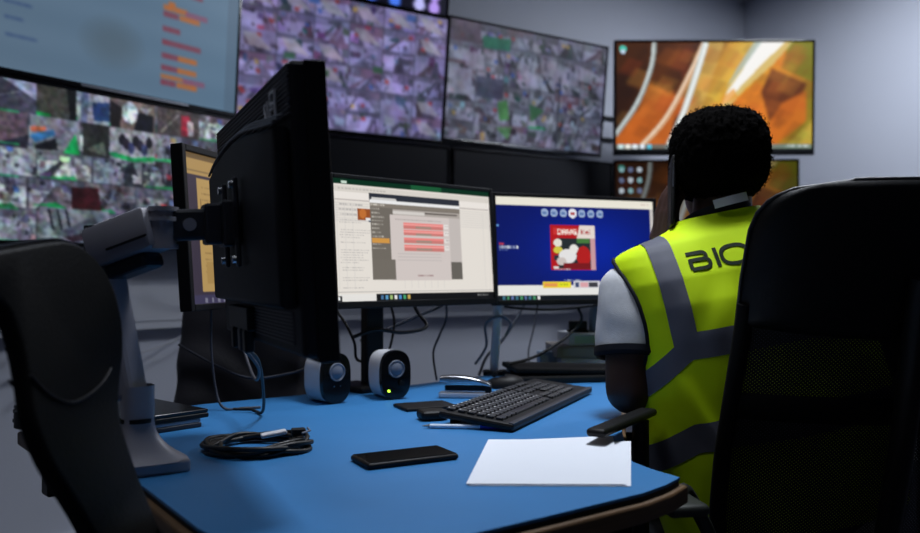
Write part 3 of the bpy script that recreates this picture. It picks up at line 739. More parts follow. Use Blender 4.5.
for (x, y) in ((-0.36, 1.20), (0.07, 1.06), (0.16, 1.20), (-0.62, 1.52), (1.2, 2.12), (0.62, 2.6)):
    lg = MB(); lg.box((x, y, 0.345), (0.05, 0.05, 0.69), Matrix.Rotation(R(37), 3, 'Z'), bev=.004)
    l = build('leg', lg, M['light_leg'], desk, world=True)
    build('foot', MB().cyl((x, y, 0), (x, y, 0.012), 0.032), M['black'], l, world=True)
build('crossbar', MB().tube([(-0.36, 1.20, .655), (0.07, 1.06, .655)], .02, 8), M['light_leg'], desk, world=True)
build('crossbar', MB().tube([(-0.36, 1.20, .66), (-0.62, 1.52, .66)], .02, 8), M['light_leg'], desk, world=True)
build('edge_clamp', MB().box((-0.655, 1.365, 0.672), (0.035, 0.05, 0.05), Matrix.Rotation(R(-47), 3, 'Z'), bev=.004), M['black'], desk, world=True)

# ------------------------------------------------------------------ computer monitors
def monitor_head(t, pivot, W, H, tilt, cv, bez, gain=1.0, depth=0.03, chin=None):
    """panel parts in the thing's frame; pivot = centre of the lit area"""
    L = Matrix.Translation(pivot) @ Matrix.Rotation(tilt, 4, 'X')
    a = MB(); a.xf = L; frame_ring(a, W, H, bez, -0.006, 0.020, chin); build('bezel', a, M['black'], t)
    screen_mesh('screen', cv, W, H, t, 0.0, None, L, gain)
    dz = (bez - (chin or bez)) / 2
    h = MB(); h.xf = L; h.box((0, 0.013 + depth * .43, dz), (W + 2 * bez - .004, depth * .87, H + bez + (chin or bez) - .004), bev=.006); h.box((0, 0.046, 0), (W * .62, 0.03, H * .62), bev=.014)
    build('housing', h, M['black_matt'], t)
    return L

# facing monitor with the spreadsheet
cyaw = R(43.1); cc = Vector((-0.0979, 1.998, CAM_Z + 0.0791))
ydir = Vector((-math.sin(cyaw), math.cos(cyaw), 0))
xdir = Vector((math.cos(cyaw), math.sin(cyaw), 0))
base = cc + ydir * 0.085 - xdir * .080
mc = thing('computer_monitor', 'lit monitor showing a spreadsheet page, directly behind the two small speakers', 'monitor', (base.x, base.y, DESK), cyaw)
monitor_head(mc, (.080, -0.085, cc.z - DESK), 0.49, 0.276, R(-4.2), pic_spread(), 0.010, 1.0, chin=.016)
build('stand_pole', MB().box((0, -0.004, 0.17), (0.054, 0.026, 0.33), bev=.006).box((0.02, -0.016, 0.335), (0.10, 0.028, 0.09), bev=.006), M['black'], mc)
build('stand_base', MB().box((-0.030, 0.006, 0.008), (0.08, 0.12, 0.016), bev=.006), M['black'], mc)
# blue page monitor on a post
ryaw = R(20.9); rc = Vector((0.325, 2.2778, CAM_Z + 0.0719))
mr = thing('computer_monitor', 'lit monitor with dark blue page and red magazine cover, just left of the seated person', 'monitor', (rc.x, rc.y, rc.z), ryaw)
monitor_head(mr, (0, 0, 0), 0.49, 0.276, R(-3.9), pic_blue(), 0.010, 1.0, chin=.014)
build('mount_plate', MB().box((0, 0.066, 0.0), (0.10, 0.012, 0.10), bev=.003), M['grey_dark'], mr)
# left monitor with the beige document
lyaw = R(76.4); lc = Vector((-0.4700, 1.8404, CAM_Z + 0.0928))
ml = thing('computer_monitor', 'monitor seen edge-on with a beige document, behind the grey monitor arm', 'monitor', (lc.x, lc.y, lc.z), lyaw)
monitor_head(ml, (0, 0, 0), 0.482, 0.299, R(-4.1), pic_doc(), 0.0135, 0.7, depth=.012)
build('mount_plate', MB().box((0, 0.066, 0.0), (0.10, 0.012, 0.10), bev=.003), M['grey_dark'], ml)

# big near monitor seen from behind
fyaw = R(114.7); fc = Vector((-0.2705, 1.2218, CAM_Z + 0.0775))
mf = thing('computer_monitor', 'big black monitor seen from its ribbed back, held up by the grey arm', 'monitor', (fc.x, fc.y, fc.z), fyaw)
LF = Matrix.Rotation(R(-3.1), 4, 'X')
W, H = 0.56, 0.353
a = MB(); a.xf = LF; frame_ring(a, W - .03, H - .036, .015, -0.006, 0.020, .021); build('bezel', a, M['black'], mf)
screen_mesh('screen', pic_spread(), W - .03, H - .036, mf, 0.0, None, LF, 0.06)
h = MB(); h.xf = LF; h.box((0, 0.024, 0), (W - .006, 0.026, H - .006), bev=.006)
build('housing', h, M['housing'], mf)
rb = MB(); rb.xf = LF
# curved lower limit of the ribbed band, dropping towards both ends
for k in range(11):
    z = H / 2 - 0.008 - k * 0.0056
    rb.box((-.008, 0.0380, z), (W - .030, 0.0035, 0.0030), bev=.001, seg=1)
build('ribbed_vent', rb, M['rib'], mf)
bl = MB(); bl.xf = LF
pts = [(-W / 2 + .016, -.115), (-W / 2 + .016, .098), (-W * .32, .106), (-W * .15, .116), (0, .119), (W * .15, .116), (W * .32, .106), (W / 2 - .03, .092), (W / 2 - .03, -.115)]
mrot = Matrix(((1, 0, 0, 0), (0, 0, 1, 0), (0, 1, 0, 0), (0, 0, 0, 1)))
bl.xf = LF @ mrot; bl.prism(pts, 0.036, 0.058, bev=.008)
build('back_shell', bl, M['housing'], mf, smooth=40)
arc = MB(); arc.xf = LF
for k in range(3):
    q = [(p[0], 0.056 - .006 * k, p[1] + 0.004 + .005 * k) for p in pts[1:8]]
    arc.tube(spline(q, 4), .0022, 6)
build('shell_ridge', arc, M['rib'], mf)
lg = MB(); lg.xf = LF @ Matrix.Translation((-0.205, 0.0425, 0.132))
for s in (((-.010, -.012), (-.010, .012), (.008, .012), (.008, .002)), ((.008, .002), (-.006, .002)), ((-.004, -.012), (.010, -.012), (.010, -.002), (-.002, -.002))):
    for p, q in zip(s[:-1], s[1:]): lg.tube([(p[0] * 1.4, 0, p[1] * 1.4), (q[0] * 1.4, 0, q[1] * 1.4)], .0018, 6)
for s in (((.020, -.010), (.020, .008)), ((.028, -.012), (.034, .006), (.026, .006))):
    for p, q in zip(s[:-1], s[1:]): lg.tube([(p[0] * 1.4, 0, p[1] * 1.4), (q[0] * 1.4, 0, q[1] * 1.4)], .0014, 6)
build('emblem', lg, M['logo'], mf)
lv = MB(); lv.xf = LF
for k in range(9): lv.box((-.12, 0.0375, -.122 - .0045 * k), (.24, .003, .002))
build('lower_vent', lv, M['rib'], mf)
io = MB(); io.xf = LF; io.box((0.08, 0.042, -.140), (.16, .016, .035), bev=.003); build('socket_panel', io, M['black'], mf)
for dx in (.02, .06, .12):
    pl = MB(); pl.xf = LF; pl.box((dx, 0.046, -.172), (.022, .014, .034), bev=.003); build('cable_plug', pl, M['grey_dark'] if dx == .06 else M['black'], mf)

# ------------------------------------------------------------------ grey monitor arm
arm = thing('monitor_arm', 'grey gas spring monitor arm standing on the blue desk, holding the big black monitor', 'monitor arm', (-0.447, 1.16, DESK))
Mw = Matrix.Translation(fc) @ Matrix.Rotation(fyaw, 4, 'Z') @ LF
def FW(x, y, z): return Mw @ Vector((x, y, z))
b = MB()
ang = R(33)
rz = Matrix.Rotation(ang, 3, 'Z')
b.box((-0.452, 1.176, DESK + .009), (0.115, 0.10, 0.018), rz, bev=.004)
build('base_plate', b, M['grey_metal'], arm, world=True)
# flared column rising from the plate
col = MB()
def colf(u, v):
    z = DESK + .016 + v * .105
    fl = (1 - min(v / .55, 1)) ** 2.2
    rx = .0215 + .033 * fl; ry = .021 + .024 * fl
    a_ = 2 * PI * u; cs, sn = math.cos(a_), math.sin(a_)
    p = 3.2
    x = rx * math.copysign(abs(cs) ** (2 / p), cs) + .012 * fl; y = ry * math.copysign(abs(sn) ** (2 / p), sn)
    return (-0.452 + x * math.cos(ang) - y * math.sin(ang), 1.165 + x * math.sin(ang) + y * math.cos(ang), z)
col.grid(colf, 40, 18, True)
build('column', col, M['grey_metal'], arm, world=True, smooth=60)
build('swivel_ring', MB().cyl((-.452, 1.165, DESK + .070), (-.452, 1.165, DESK + .076), .0240), M['rubber'], arm, world=True)
E0 = Vector((-0.462, 1.165, DESK + .112)); E1 = Vector((-0.508, 1.185, 1.040)); E2 = FW(0, .158, -0.004)
def link_arm(a, b_, w, hgt, up=Vector((0, 0, 1))):
    d = (b_ - a); L = d.length; d.normalize(); s = d.cross(up).normalized(); u = s.cross(d)
    m = Matrix(((d.x, s.x, u.x, 0), (d.y, s.y, u.y, 0), (d.z, s.z, u.z, 0), (0, 0, 0, 1)))
    return Matrix.Translation((a + b_) / 2) @ m, L
m_, L_ = link_arm(E0, E1, .04, .04)
lo = MB(); lo.xf = m_; lo.box((0, 0, 0), (L_ + .02, .036, .036), bev=.007)
build('lower_arm', lo, M['grey_metal'], arm, world=True)
build('elbow_joint', MB().cyl(E1 + Vector((0, 0, -.035)), E1 + Vector((0, 0, .035)), .027), M['grey_dark'], arm, world=True)
m_, L_ = link_arm(E1, E2, .05, .05)
up = MB(); up.xf = m_
up.box((-.008, 0, .004), (L_ + .006, .058, .060), bev=.008)
ua = build('upper_arm', up, M['grey_metal'], arm, world=True, smooth=30)
for sy in (-.0303, .0303):
    gr = MB(); gr.xf = m_; gr.box((.01, sy, -.008), (L_ * .66, .002, .003)); build('seam', gr, M['rubber'], ua, world=True)
un = MB(); un.xf = m_; un.box((-.01, 0, -.036), (L_ * .72, .044, .022), bev=.007); build('arm_underside', un, M['grey_dark'], arm, world=True)
kn = MB(); kn.cyl(E2 + Vector((0, 0, -.026)), E2 + Vector((0, 0, .026)), .0175)
for dz in (-.028, .010, .024): kn.cyl(E2 + Vector((0, 0, dz)), E2 + Vector((0, 0, dz + .006)), .0205)
build('knuckle', kn, M['grey_metal'], arm, world=True, smooth=40)
hd = MB(); hd.xf = Mw
hd.box((0, .122, 0), (.026, .056, .044), bev=.005); hd.box((0, .092, 0), (.044, .024, .058), bev=.004)
build('tilt_head', hd, M['grey_dark'], arm, world=True)
build('pivot_bolt', MB().cyl(FW(-.0165, .124, 0), FW(-.0, .124, 0), .009), M['grey_metal'], arm, world=True)
vp = MB(); vp.xf = Mw
for sx in (-1, 1):
    vp.box((sx * .047, .0655, 0), (.016, .007, .125), bev=.003)
vp.box((0, .0655, .0), (.11, .007, .05), bev=.003); vp.box((0, .073, 0), (.06, .016, .065), bev=.003)
v_ = build('mount_plate', vp, M['grey_dark'], arm, world=True)
for sx in (-1, 1):
    for sz in (-1, 1):
        sc = MB(); sc.xf = Mw; sc.cyl((sx * .047, .066, sz * .052), (sx * .047, .074, sz * .052), .0055, 12); build('screw', sc, M['steel'], v_, world=True)

# slim posts that carry the two other screens
post = thing('monitor_arm', 'pale slim post with crooked arm carrying the blue page monitor', 'monitor arm', (0.0947, 2.30, DESK))
build('post', MB().tube([(.0947, 2.30, DESK + .012), (.111, 2.30, DESK + .30)], .013, 14), M['pale_post'], post, world=True, smooth=40)
build('foot_plate', MB().box((.098, 2.297, DESK + .006), (.07, .06, .012), bev=.003), M['black'], post, world=True)
rb_ = rc + Vector((-math.sin(ryaw), math.cos(ryaw), 0)) * .076
build('swing_arm', MB().tube(spline([(.111, 2.30, DESK + .285), (.16, 2.41, DESK + .31), (rb_.x - .035, rb_.y + .085, rc.z), (rb_.x - .003, rb_.y + .008, rc.z)], 6), .014, 12), M['grey_metal'], post, world=True, smooth=40)
post2 = thing('monitor_arm', 'dark slim post behind the left speaker carrying the beige document monitor', 'monitor arm', (-0.300, 1.90, DESK))
build('post', MB().tube([(-.300, 1.90, DESK + .012), (-.300, 1.90, DESK + .40)], .013, 14), M['black'], post2, world=True, smooth=40)
build('foot_plate', MB().box((-.300, 1.895, DESK + .006), (.05, .05, .012), bev=.003), M['black'], post2, world=True)
lb_ = lc + Vector((-math.sin(lyaw), math.cos(lyaw), 0)) * .076
build('swing_arm', MB().tube(spline([(-.300, 1.90, DESK + .38), (-.36, 2.09, DESK + .385), (-.46, 2.13, DESK + .375), (lb_.x - .085, lb_.y + .030, lc.z), (lb_.x - .006, lb_.y + .002, lc.z)], 6), .013, 12), M['black'], post2, world=True, smooth=40)

# ------------------------------------------------------------------ speakers
def speaker(x, y, yaw, label):
    t = thing('desk_speaker', label, 'speaker', (x, y, DESK), yaw, 'pair of small desk speakers')
    def shell(y0, y1, s0, s1, n=32, steps=6):
        mb = MB(); rings = []
        for i in range(steps + 1):
            q = i / steps; yy = y0 + (y1 - y0) * q; s = s0 + (s1 - s0) * q
            rings.append((yy, s))
        def f(u, v):
            yy = y0 + (y1 - y0) * v; s = s0 + (s1 - s0) * v
            if v > .85: s *= 1 - .25 * ((v - .85) / .15) ** 2
            return prof(u, yy, s)
        mb.grid(f, n, 12, True)
        k = n
        mb.f.append(tuple(range(k))); mb.f.append(tuple(11 * k + j for j in range(k)))
        return mb
    def prof(u, yy, s):
        a = 2 * PI * u; c, sn = math.cos(a), math.sin(a); p = 2.35
        zx = math.copysign(abs(c) ** (2 / p), c); zz = math.copysign(abs(sn) ** (2 / p), sn)
        wid = .043 * (1 - .12 * (1 - zz ** 2)) * s
        return (wid * zx, yy, .0555 + .0545 * zz * (1 if zz < 0 else s ** .6))
    build('cabinet', shell(-.030, .048, 1.0, .84), M['speaker_side'], t, smooth=50)
    f = shell(-.040, -.029, .95, .985); build('front_panel', f, M['black_gloss'], t, smooth=50)
    c = MB()
    c.xf = Matrix.Translation((0, -.040, .068)) @ Matrix.Rotation(R(90), 4, 'X')
    c.lathe([(.002, .006), (.010, .005), (.0155, .002), (.018, .004), (.0195, .003), (.0195, -.001)], 30)
    build('driver_cone', c, M['cone'], t, smooth=40)
    k = MB(); k.xf = Matrix.Translation((0, -.040, .03)) @ Matrix.Rotation(R(90), 4, 'X')
    return t
sp1 = speaker(-0.290, 1.806, R(42), 'small grey and black desk speaker nearest the big black monitor back')
sp2 = speaker(-0.161, 1.872, R(30), 'small grey and black desk speaker with green light, in front of the spreadsheet monitor')
for dx in (-.008, .008):
    d = MB(); d.cyl((dx, -.0395, .038), (dx, -.042, .038), .0016, 8); build('status_dot', d, M['steel'], sp1)
build('power_led', MB().cyl((-.018, -.039, .020), (-.018, -.0425, .020), .0028, 10), M['led'], sp2)
build('volume_knob', MB().cyl((.012, -.039, .036), (.012, -.046, .036), .006, 16), M['black'], sp2)

# ------------------------------------------------------------------ stapler
st = thing('stapler', 'silver topped stapler lying behind the keyboard', 'stapler', (0.012, 1.865, DESK), R(-6))
build('base', MB().box((0, 0, .007), (.118, .03, .012), bev=.003), M['speaker_side'], st)
build('magazine', MB().box((.004, 0, .022), (.100, .014, .012), bev=.002), M['black'], st)
tp = MB()
pts = [(-.058, .036), (-.056, .048), (-.03, .051), (.0, .049), (.03, .044), (.056, .034), (.058, .026), (.03, .032), (-.03, .034)]
tp.xf = Matrix(((1, 0, 0, 0), (0, 0, 1, 0), (0, 1, 0, 0), (0, 0, 0, 1)))
tp.prism(pts, -.016, .016, bev=.004); build('top_cover', tp, M['steel'], st, smooth=40)
build('hinge', MB().box((.052, 0, .018), (.014, .024, .026), bev=.002), M['black'], st)

# ------------------------------------------------------------------ keyboard, mouse, pad, pen, phone
kd = Vector((.41, .912, 0)); kw = Vector((-.912, .41, 0))
k0 = Vector((.093, 1.447, 0)); KL, KW = .522, .146
kc = k0 + kd * KL / 2 + kw * KW / 2
kb = thing('keyboard', 'black full size keyboard with raised back edge, by the seated person', 'keyboard', (kc.x, kc.y, DESK), math.atan2(kd.y, kd.x))
tl = Matrix.Translation((0, 0, .016)) @ Matrix.Rotation(R(6.0), 4, 'X')
b = MB(); b.xf = tl
b.box((0, 0, 0), (KL, KW, .013), bev=.005)
build('body', b, M['black'], kb)
rim = MB(); rim.xf = tl; rim.box((0, -KW / 2 + .006, .0065), (KL - .006, .010, .003), bev=.001); build('palm_edge', rim, M['grey_dark'], kb)
ks = MB(); ks.xf = tl
for r_ in range(6):
    yy = KW / 2 - .016 - r_ * .0186 - (.004 if r_ else 0)
    x = -KL / 2 + .012
    blocks = [(15, .0186)] if r_ < 5 else [(3, .023), (1, .108), (4, .0225)]
    for cnt, wd in blocks:
        for q in range(cnt):
            ks.box((x + wd / 2, yy, .0085), (wd - .0045, .0143, .007), bev=.0015, seg=1); x += wd
    x = -KL / 2 + .30
    for q in range(3):
        if r_ not in (3,): ks.box((x + .009, yy, .0085), (.0146, .0143, .007), bev=.0015, seg=1)
        x += .0186
    x += .008
    for q in range(5 if r_ else 3):
        ks.box((x + .009, yy, .0085), (.0146, .0143, .007), bev=.0015, seg=1); x += .0186
build('keys', ks, M['key'], kb)
lgd = MB(); lgd.xf = tl; rl_ = random.Random(5)
for r_ in range(5):
    yy = KW / 2 - .016 - r_ * .0186 - (.004 if r_ else 0)
    for q in range(15):
        x = -KL / 2 + .012 + (q + .32) * .0186
        lgd.box((x, yy + .003, .0122), (rl_.uniform(.002, .0045), .0028, .0003))
build('key_legends', lgd, M['tag'], kb)
for sx in (-1, 1):
    build('foot', MB().box((sx * KL * .4, KW / 2 - .012, .010), (.03, .012, .020), bev=.002), M['black'], kb)
ms = thing('computer_mouse', 'black computer mouse lying beyond the keyboard', 'mouse', (0.110, 2.028, DESK), R(-12))
def mouse(u, v):
    a = 2 * PI * u; t = v * PI / 2
    return (.052 * math.cos(a) * math.cos(t) ** .6, .031 * math.sin(a) * math.cos(t) ** .6, .002 + .027 * math.sin(t) * (1 + .15 * math.cos(a)))
mm = MB(); mm.grid(mouse, 28, 10, True); mm.f.append(tuple(range(28))); build('body', mm, M['black'], ms, smooth=60)
build('scroll_wheel', MB().cyl((-.026, -.004, .032), (-.026, .004, .032), .007, 14), M['rubber'], ms)
build('button_gap', MB().box((-.030, 0, .0305), (.03, .0012, .004)), M['rubber'], ms)
pd = build('wallet', MB().box((-.072, 1.728, DESK + .0035), (.115, .080, .0065), Matrix.Rotation(R(25), 3, 'Z'), bev=.0025), M['black'])
tag(seat_origin(pd, (-.072, 1.728, DESK)), 'flat black case lying between the right speaker and the keyboard', 'case')
lump = MB().box((-.052, 1.585, DESK + .010), (.055, .045, .019), Matrix.Rotation(R(20), 3, 'Z'), bev=.008, seg=3)
lump = build('adapter', lump, M['black'])
tag(seat_origin(lump, (-.052, 1.585, DESK)), 'small black adapter tucked against the near end of the keyboard', 'adapter')
pn = thing('ballpoint_pen', 'clear ballpoint pen with blue end, in front of the keyboard', 'pen', (.008, 1.487, DESK), R(-4))
build('barrel', MB().tube([(-.062, 0, .0045), (.04, 0, .0045)], .0042, 10), M['pen_clear'], pn, smooth=40)
build('cap', MB().tube([(.028, 0, .0047), (.068, 0, .0047)], .0047, 10), M['pen_blue'], pn, smooth=40)
build('tip', MB().tube([(-.076, 0, .0045), (-.060, 0, .0045)], [.0008, .004], 10), M['steel'], pn, smooth=40)
ph = thing('smartphone', 'black smartphone lying face up in the middle of the blue desk', 'phone', (-.082, 1.236, DESK), R(28.5))
build('body', MB().box((0, 0, .0048), (.146, .071, .0088), bev=.004, seg=3), M['black'], ph, smooth=40)
build('glass', MB().box((0, 0, .0096), (.139, .065, .001), bev=.0004), M['phone_glass'], ph)

# ------------------------------------------------------------------ paper
def sheet(name, pts, z, label, curl=0.0):
    t = MB(); A, B, C, D = [Vector((p[0], p[1], 0)) for p in pts]
    def f(u, v):
        p = A.lerp(B, u).lerp(D.lerp(C, u), v)
        zz = z + curl * (max(0, v - .55) / .45) ** 2 * max(0, u - .3) / .7
        return (p.x, p.y, zz)
    t.grid(f, 24, 24)
    def g(u, v):
        q = f(u, v); return (q[0], q[1], q[2] - .0006)
    n = len(t.v); t.grid(g, 24, 24)
    for i in range(23):
        t.f.append((i, i + 1, n + i + 1, n + i)); o_ = 23 * 24; t.f.append((o_ + i, n + o_ + i, n + o_ + i + 1, o_ + i + 1))
        t.f.append((i * 24, n + i * 24, n + (i + 1) * 24, (i + 1) * 24)); t.f.append((i * 24 + 23, (i + 1) * 24 + 23, n + (i + 1) * 24 + 23, n + i * 24 + 23))
    o = build(name, t, M['paper'], smooth=30)
    tag(o, label, 'paper', 'two sheets of paper'); return seat_origin(o, (A.x, A.y, z))
sheet('paper_sheet', [(0.012, 1.084), (0.222, 1.081), (0.282, 1.372), (0.066, 1.376)], DESK + .0012, 'white paper sheet lying on the desk, the lower one with its right edge showing')
sheet('paper_sheet', [(0.008, 1.086), (0.216, 1.083), (0.253, 1.378), (0.047, 1.378)], DESK + .0030, 'white blank paper sheet lying on top of another near the desk corner', .006)

# ------------------------------------------------------------------ coiled cable
cl = thing('coiled_cable', 'black cable coiled into a ring on the blue desk left of the phone', 'cable', (-.320, 1.312, DESK), R(8))
tu = MB(); pts = []
N = 7
for i in range(N * 40 + 1):
    a = 2 * PI * i / 40
    lay = i / 40
    rr = .064 + .010 * math.sin(lay * 2.4 + 1.1 * math.sin(a)) + .005 * math.sin(3.1 * a + lay)
    zz = .005 + .0085 * (0.5 + 0.5 * math.sin(lay * 1.9 + 1.3 * math.sin(a + lay)))
    pts.append((rr * 1.12 * math.cos(a), rr * .98 * math.sin(a), zz + .003 * math.sin(2 * a + lay * 3)))
tu.tube(pts, .0039, 7); build('loops', tu, M['cable_black'], cl, smooth=60)
tg = MB(); tg.box((.026, -.006, .0255), (.040, .020, .006), Matrix.Rotation(R(10), 3, 'Z') @ Matrix.Rotation(R(-8), 3, 'Y'), bev=.002); build('label_tag', tg, M['tag'], cl)
pg = MB(); pg.box((.064, .002, .026), (.022, .018, .011), Matrix.Rotation(R(10), 3, 'Z'), bev=.002); build('plug', pg, M['black'], cl)
tw = MB(); tw.tube([(.07, -.012, .026), (.082, .0, .028), (.078, .012, .030)], .0018, 6); build('tie', tw, M['cable_grey'], cl, smooth=60)

# ------------------------------------------------------------------ items on the left end of the desk
def slab(name, tip, e1, e2, l1, l2, z0, z1, m, label, cat, edge=None):
    tip = Vector(tip); a = Vector(e1).normalized() * l1; b_ = Vector(e2).normalized() * l2
    q = [tip, tip + a, tip + a + b_, tip + b_]
    t = thing(name, label, cat, (tip.x, tip.y, z0))
    build('lower_half', MB().prism([tuple(p) for p in q], z0, z0 + (z1 - z0) * .55, bev=.002), m, t, world=True)
    build('lid', MB().prism(offset_poly([tuple(p) for p in q], -.001), z0 + (z1 - z0) * .58, z1, bev=.002), edge or m, t, world=True)
    return t
slab('laptop', (-.468, 1.505), (-.75, .66), (-.66, -.75), .30, .21, DESK + .0005, DESK + .016, M['grey_dark'], 'closed grey laptop at the bottom of the pair behind the grey arm', 'laptop', M['grey_metal'])
slab('laptop', (-.458, 1.515), (-.75, .66), (-.66, -.75), .31, .22, DESK + .0165, DESK + .032, M['black'], 'closed black laptop stacked on the grey one behind the grey arm', 'laptop', M['black_gloss'])
pt = thing('tape_roll', 'small dark roll standing at the far left end of the desk', 'roll', (-.775, 1.50, DESK))
build('roll', MB().lathe([(.020, 0), (.024, .002), (.024, .031), (.020, .033)], 24, (-.003, 0, 0)), M['grey_dark'], pt, smooth=40)
build('core', MB().cyl((-.003, 0, .03), (-.003, 0, .0345), .012, 20), M['white_plastic'], pt)

# ------------------------------------------------------------------ things at the back right of the desk
lp = thing('laptop', 'closed black laptop behind the keyboard and mouse', 'laptop', (.325, 2.205, DESK), R(10))
build('lower_half', MB().box((0, 0, .010), (.40, .17, .018), bev=.005), M['black'], lp)
build('lid', MB().box((0, .004, .0275), (.40, .165, .014), Matrix.Rotation(R(2), 3, 'Y'), bev=.004), M['black_matt'], lp)
build('dock_lip', MB().box((-.19, .02, .03), (.018, .03, .02), bev=.003), M['black'], lp)
def bx(name, c, s, rot, m, label, cat, m2=None, part=None):
    t = thing(name, label, cat, (c[0], c[1], c[2]), rot)
    build('body', MB().box((0, 0, s[2] / 2), (s[0], s[1], s[2] - .0006), bev=.003), m, t)
    if m2: build(part, MB().box((-s[0] * .22, -s[1] / 2 - .0006, s[2] * .5), (s[0] * .42, .0012, s[2] * .6)), m2, t)
    return t
z = DESK
bx('storage_box', (.405, 2.44, z), (.26, .17, .040), R(6), M['white_plastic'], 'white flat box at the bottom of the pile behind the sleeve', 'box', M['speaker_side'], 'label_panel')
bx('small_carton', (.252, 2.415, z), (.05, .05, .055), R(6), M['blue_card'], 'pale blue small carton left of the pile behind the sleeve', 'box', M['white_plastic'], 'label_panel')
bx('folder', (.405, 2.44, z + .0405), (.28, .18, .034), R(4), M['brown_card'], 'brown and grey folder in the middle of the pile behind the sleeve', 'folder', M['grey_metal'], 'spine')
bx('storage_box', (.42, 2.44, z + .075), (.24, .15, .034), R(6), M['white_plastic'], 'white box with green print at the top of the pile behind the sleeve', 'box', M['green_print'], 'green_panel')
bk = thing('webcam', 'little black device standing on top of the white box pile', 'device', (.343, 2.42, z + .1095))
build('body', MB().box((0, 0, .020), (.052, .035, .026), bev=.005), M['black'], bk)
build('stand', MB().box((0, 0, .004), (.06, .04, .007), bev=.002), M['black'], bk)
bt = thing('bottle', 'grey blue spray bottle on the pile beside the sleeve', 'bottle', (.398, 2.43, z + .1095))
build('body', MB().lathe([(.019, 0), (.022, .004), (.022, .055), (.018, .068), (.011, .075)], 24), M['bottle'], bt, smooth=40)
build('cap', MB().lathe([(.012, .075), (.013, .078), (.013, .10), (.010, .104)], 20), M['white_plastic'], bt, smooth=40)

# ------------------------------------------------------------------ loose cables
def cable(pts, r, m, label, plug=None):
    t = MB().tube(spline(pts, 8), r, 8)
    o = build('cable', t, m, smooth=70)
    tag(o, label, 'cable'); return seat_origin(o, pts[0])
cable([(-.515, 1.72, 0.955), (-.512, 1.71, .86), (-.500, 1.70, .775), (-.48, 1.69, DESK + .005), (-.44, 1.70, DESK + .0035), (-.41, 1.71, DESK + .0035)], .0026, M['cable_dark'], 'pale cable dropping from the beige document monitor to the desk')
cable([(-.352, 1.36, .885), (-.345, 1.42, .86), (-.36, 1.52, .80), (-.385, 1.62, DESK + .009), (-.42, 1.665, DESK + .006), (-.455, 1.67, DESK + .006)], .0030, M['cable_black'], 'black cable running from the back of the big monitor down to the desk')
cable([(-.65, 1.92, .845), (-.56, 1.90, .80), (-.47, 1.86, .775), (-.38, 1.87, .785), (-.32, 1.885, .805)], .003, M['cable_dark'], 'grey cable sagging across the empty leather chair behind the desk')
cable([(-.350, 1.33, .892), (-.34, 1.40, .85), (-.36, 1.47, .82), (-.40, 1.58, .83), (-.45, 1.68, .90), (-.47, 1.72, .96)], .0028, M['cable_dark'], 'thin cable looping between the big monitor and the beige document monitor')
cable([(-.33, 2.02, .95), (-.285, 2.01, .90), (-.255, 2.0, .845), (-.25, 2.02, .80), (-.215, 2.05, .79)], .0036, M['cable_black'], 'black cable hanging left of the spreadsheet monitor stand')
cable([(-.14, 2.10, .985), (-.11, 2.11, .915), (-.085, 2.10, .875), (-.14, 2.03, .865), (-.20, 1.98, .875), (-.25, 1.95, .86)], .0046, M['cable_black'], 'thick black cable looped under the spreadsheet monitor')
cable([(.02, 2.22, .985), (-.04, 2.2, .93), (-.12, 2.16, .895), (-.19, 2.13, .865), (-.25, 2.09, .84)], .0042, M['cable_dark'], 'dark cable sweeping up towards the gap between the two facing monitors')
cable([(-.045, 2.18, .99), (-.035, 2.19, .90), (-.055, 2.19, .845), (-.07, 2.18, .80), (-.06, 2.14, DESK + .005)], .003, M['cable_dark'], 'thin dark cable falling behind the right hand speaker')
cable([(-.19, 2.06, .98), (-.165, 2.07, .90), (-.17, 2.06, .84), (-.185, 2.05, .79)], .0032, M['cable_black'], 'short black cable beside the spreadsheet monitor pole')
cable([(.325, 2.275, .912), (.335, 2.295, .88), (.29, 2.27, .835), (.20, 2.20, .79), (.125, 2.15, DESK + .045)], .0042, M['cable_black'], 'black cable from under the blue page monitor to the closed laptop')
cable([(.40, 2.345, .922), (.325, 2.315, .914), (.25, 2.285, .910), (.17, 2.262, .914), (.12, 2.25, .920)], .0035, M['cable_black'], 'black cable strung along the lower edge of the blue page monitor')
cable([(.20, 2.38, .95), (.155, 2.37, .87), (.112, 2.355, .81), (.076, 2.35, .775), (.054, 2.37, .72)], .0042, M['cable_grey'], 'grey cable crossing in front of the pale slim post')
cable([(.125, 2.272, .84), (.138, 2.272, .875), (.105, 2.268, .892), (.07, 2.272, .87), (.072, 2.28, .81), (.042, 2.29, .76)], .0038, M['cable_grey'], 'grey cable looped over the pale slim post')
cable([(.25, 2.62, .94), (.235, 2.62, .85), (.215, 2.60, .77), (.215, 2.58, DESK + .004)], .0028, M['cable_dark'], 'thin dark cable hanging between the post and the white boxes')
wn = Vector((.815, -.579)) # out of the left wall into the room
def onwall(s, z, off=.02): 
    p = J + Vector((-.579, -.815)) * s + wn * (off + .055); return (p.x, p.y, z)
cable([onwall(.22, .855), onwall(.34, .80), onwall(.46, .745), onwall(.62, .71), onwall(.85, .70), onwall(1.05, .72)], .004, M['cable_white'], 'pale cable hanging across the lower left wall')
cable([onwall(1.02, 1.02), onwall(.995, .93), onwall(.985, .86), onwall(1.02, .80), onwall(1.08, .76)], .006, M['cable_black'], 'thick black cable at the far left behind the near chair')
cable([onwall(.90, .76, .035), onwall(.97, .70, .035), onwall(1.04, .64, .035)], .005, M['cable_black'], 'short black cable slanting down the far left wall')
cable([onwall(.42, 1.07, .16), onwall(.36, 1.0, .14), onwall(.30, .955, .10), onwall(.24, .93, .06)], .004, M['cable_black'], 'dark cable under the grey arm along the wall trunking')

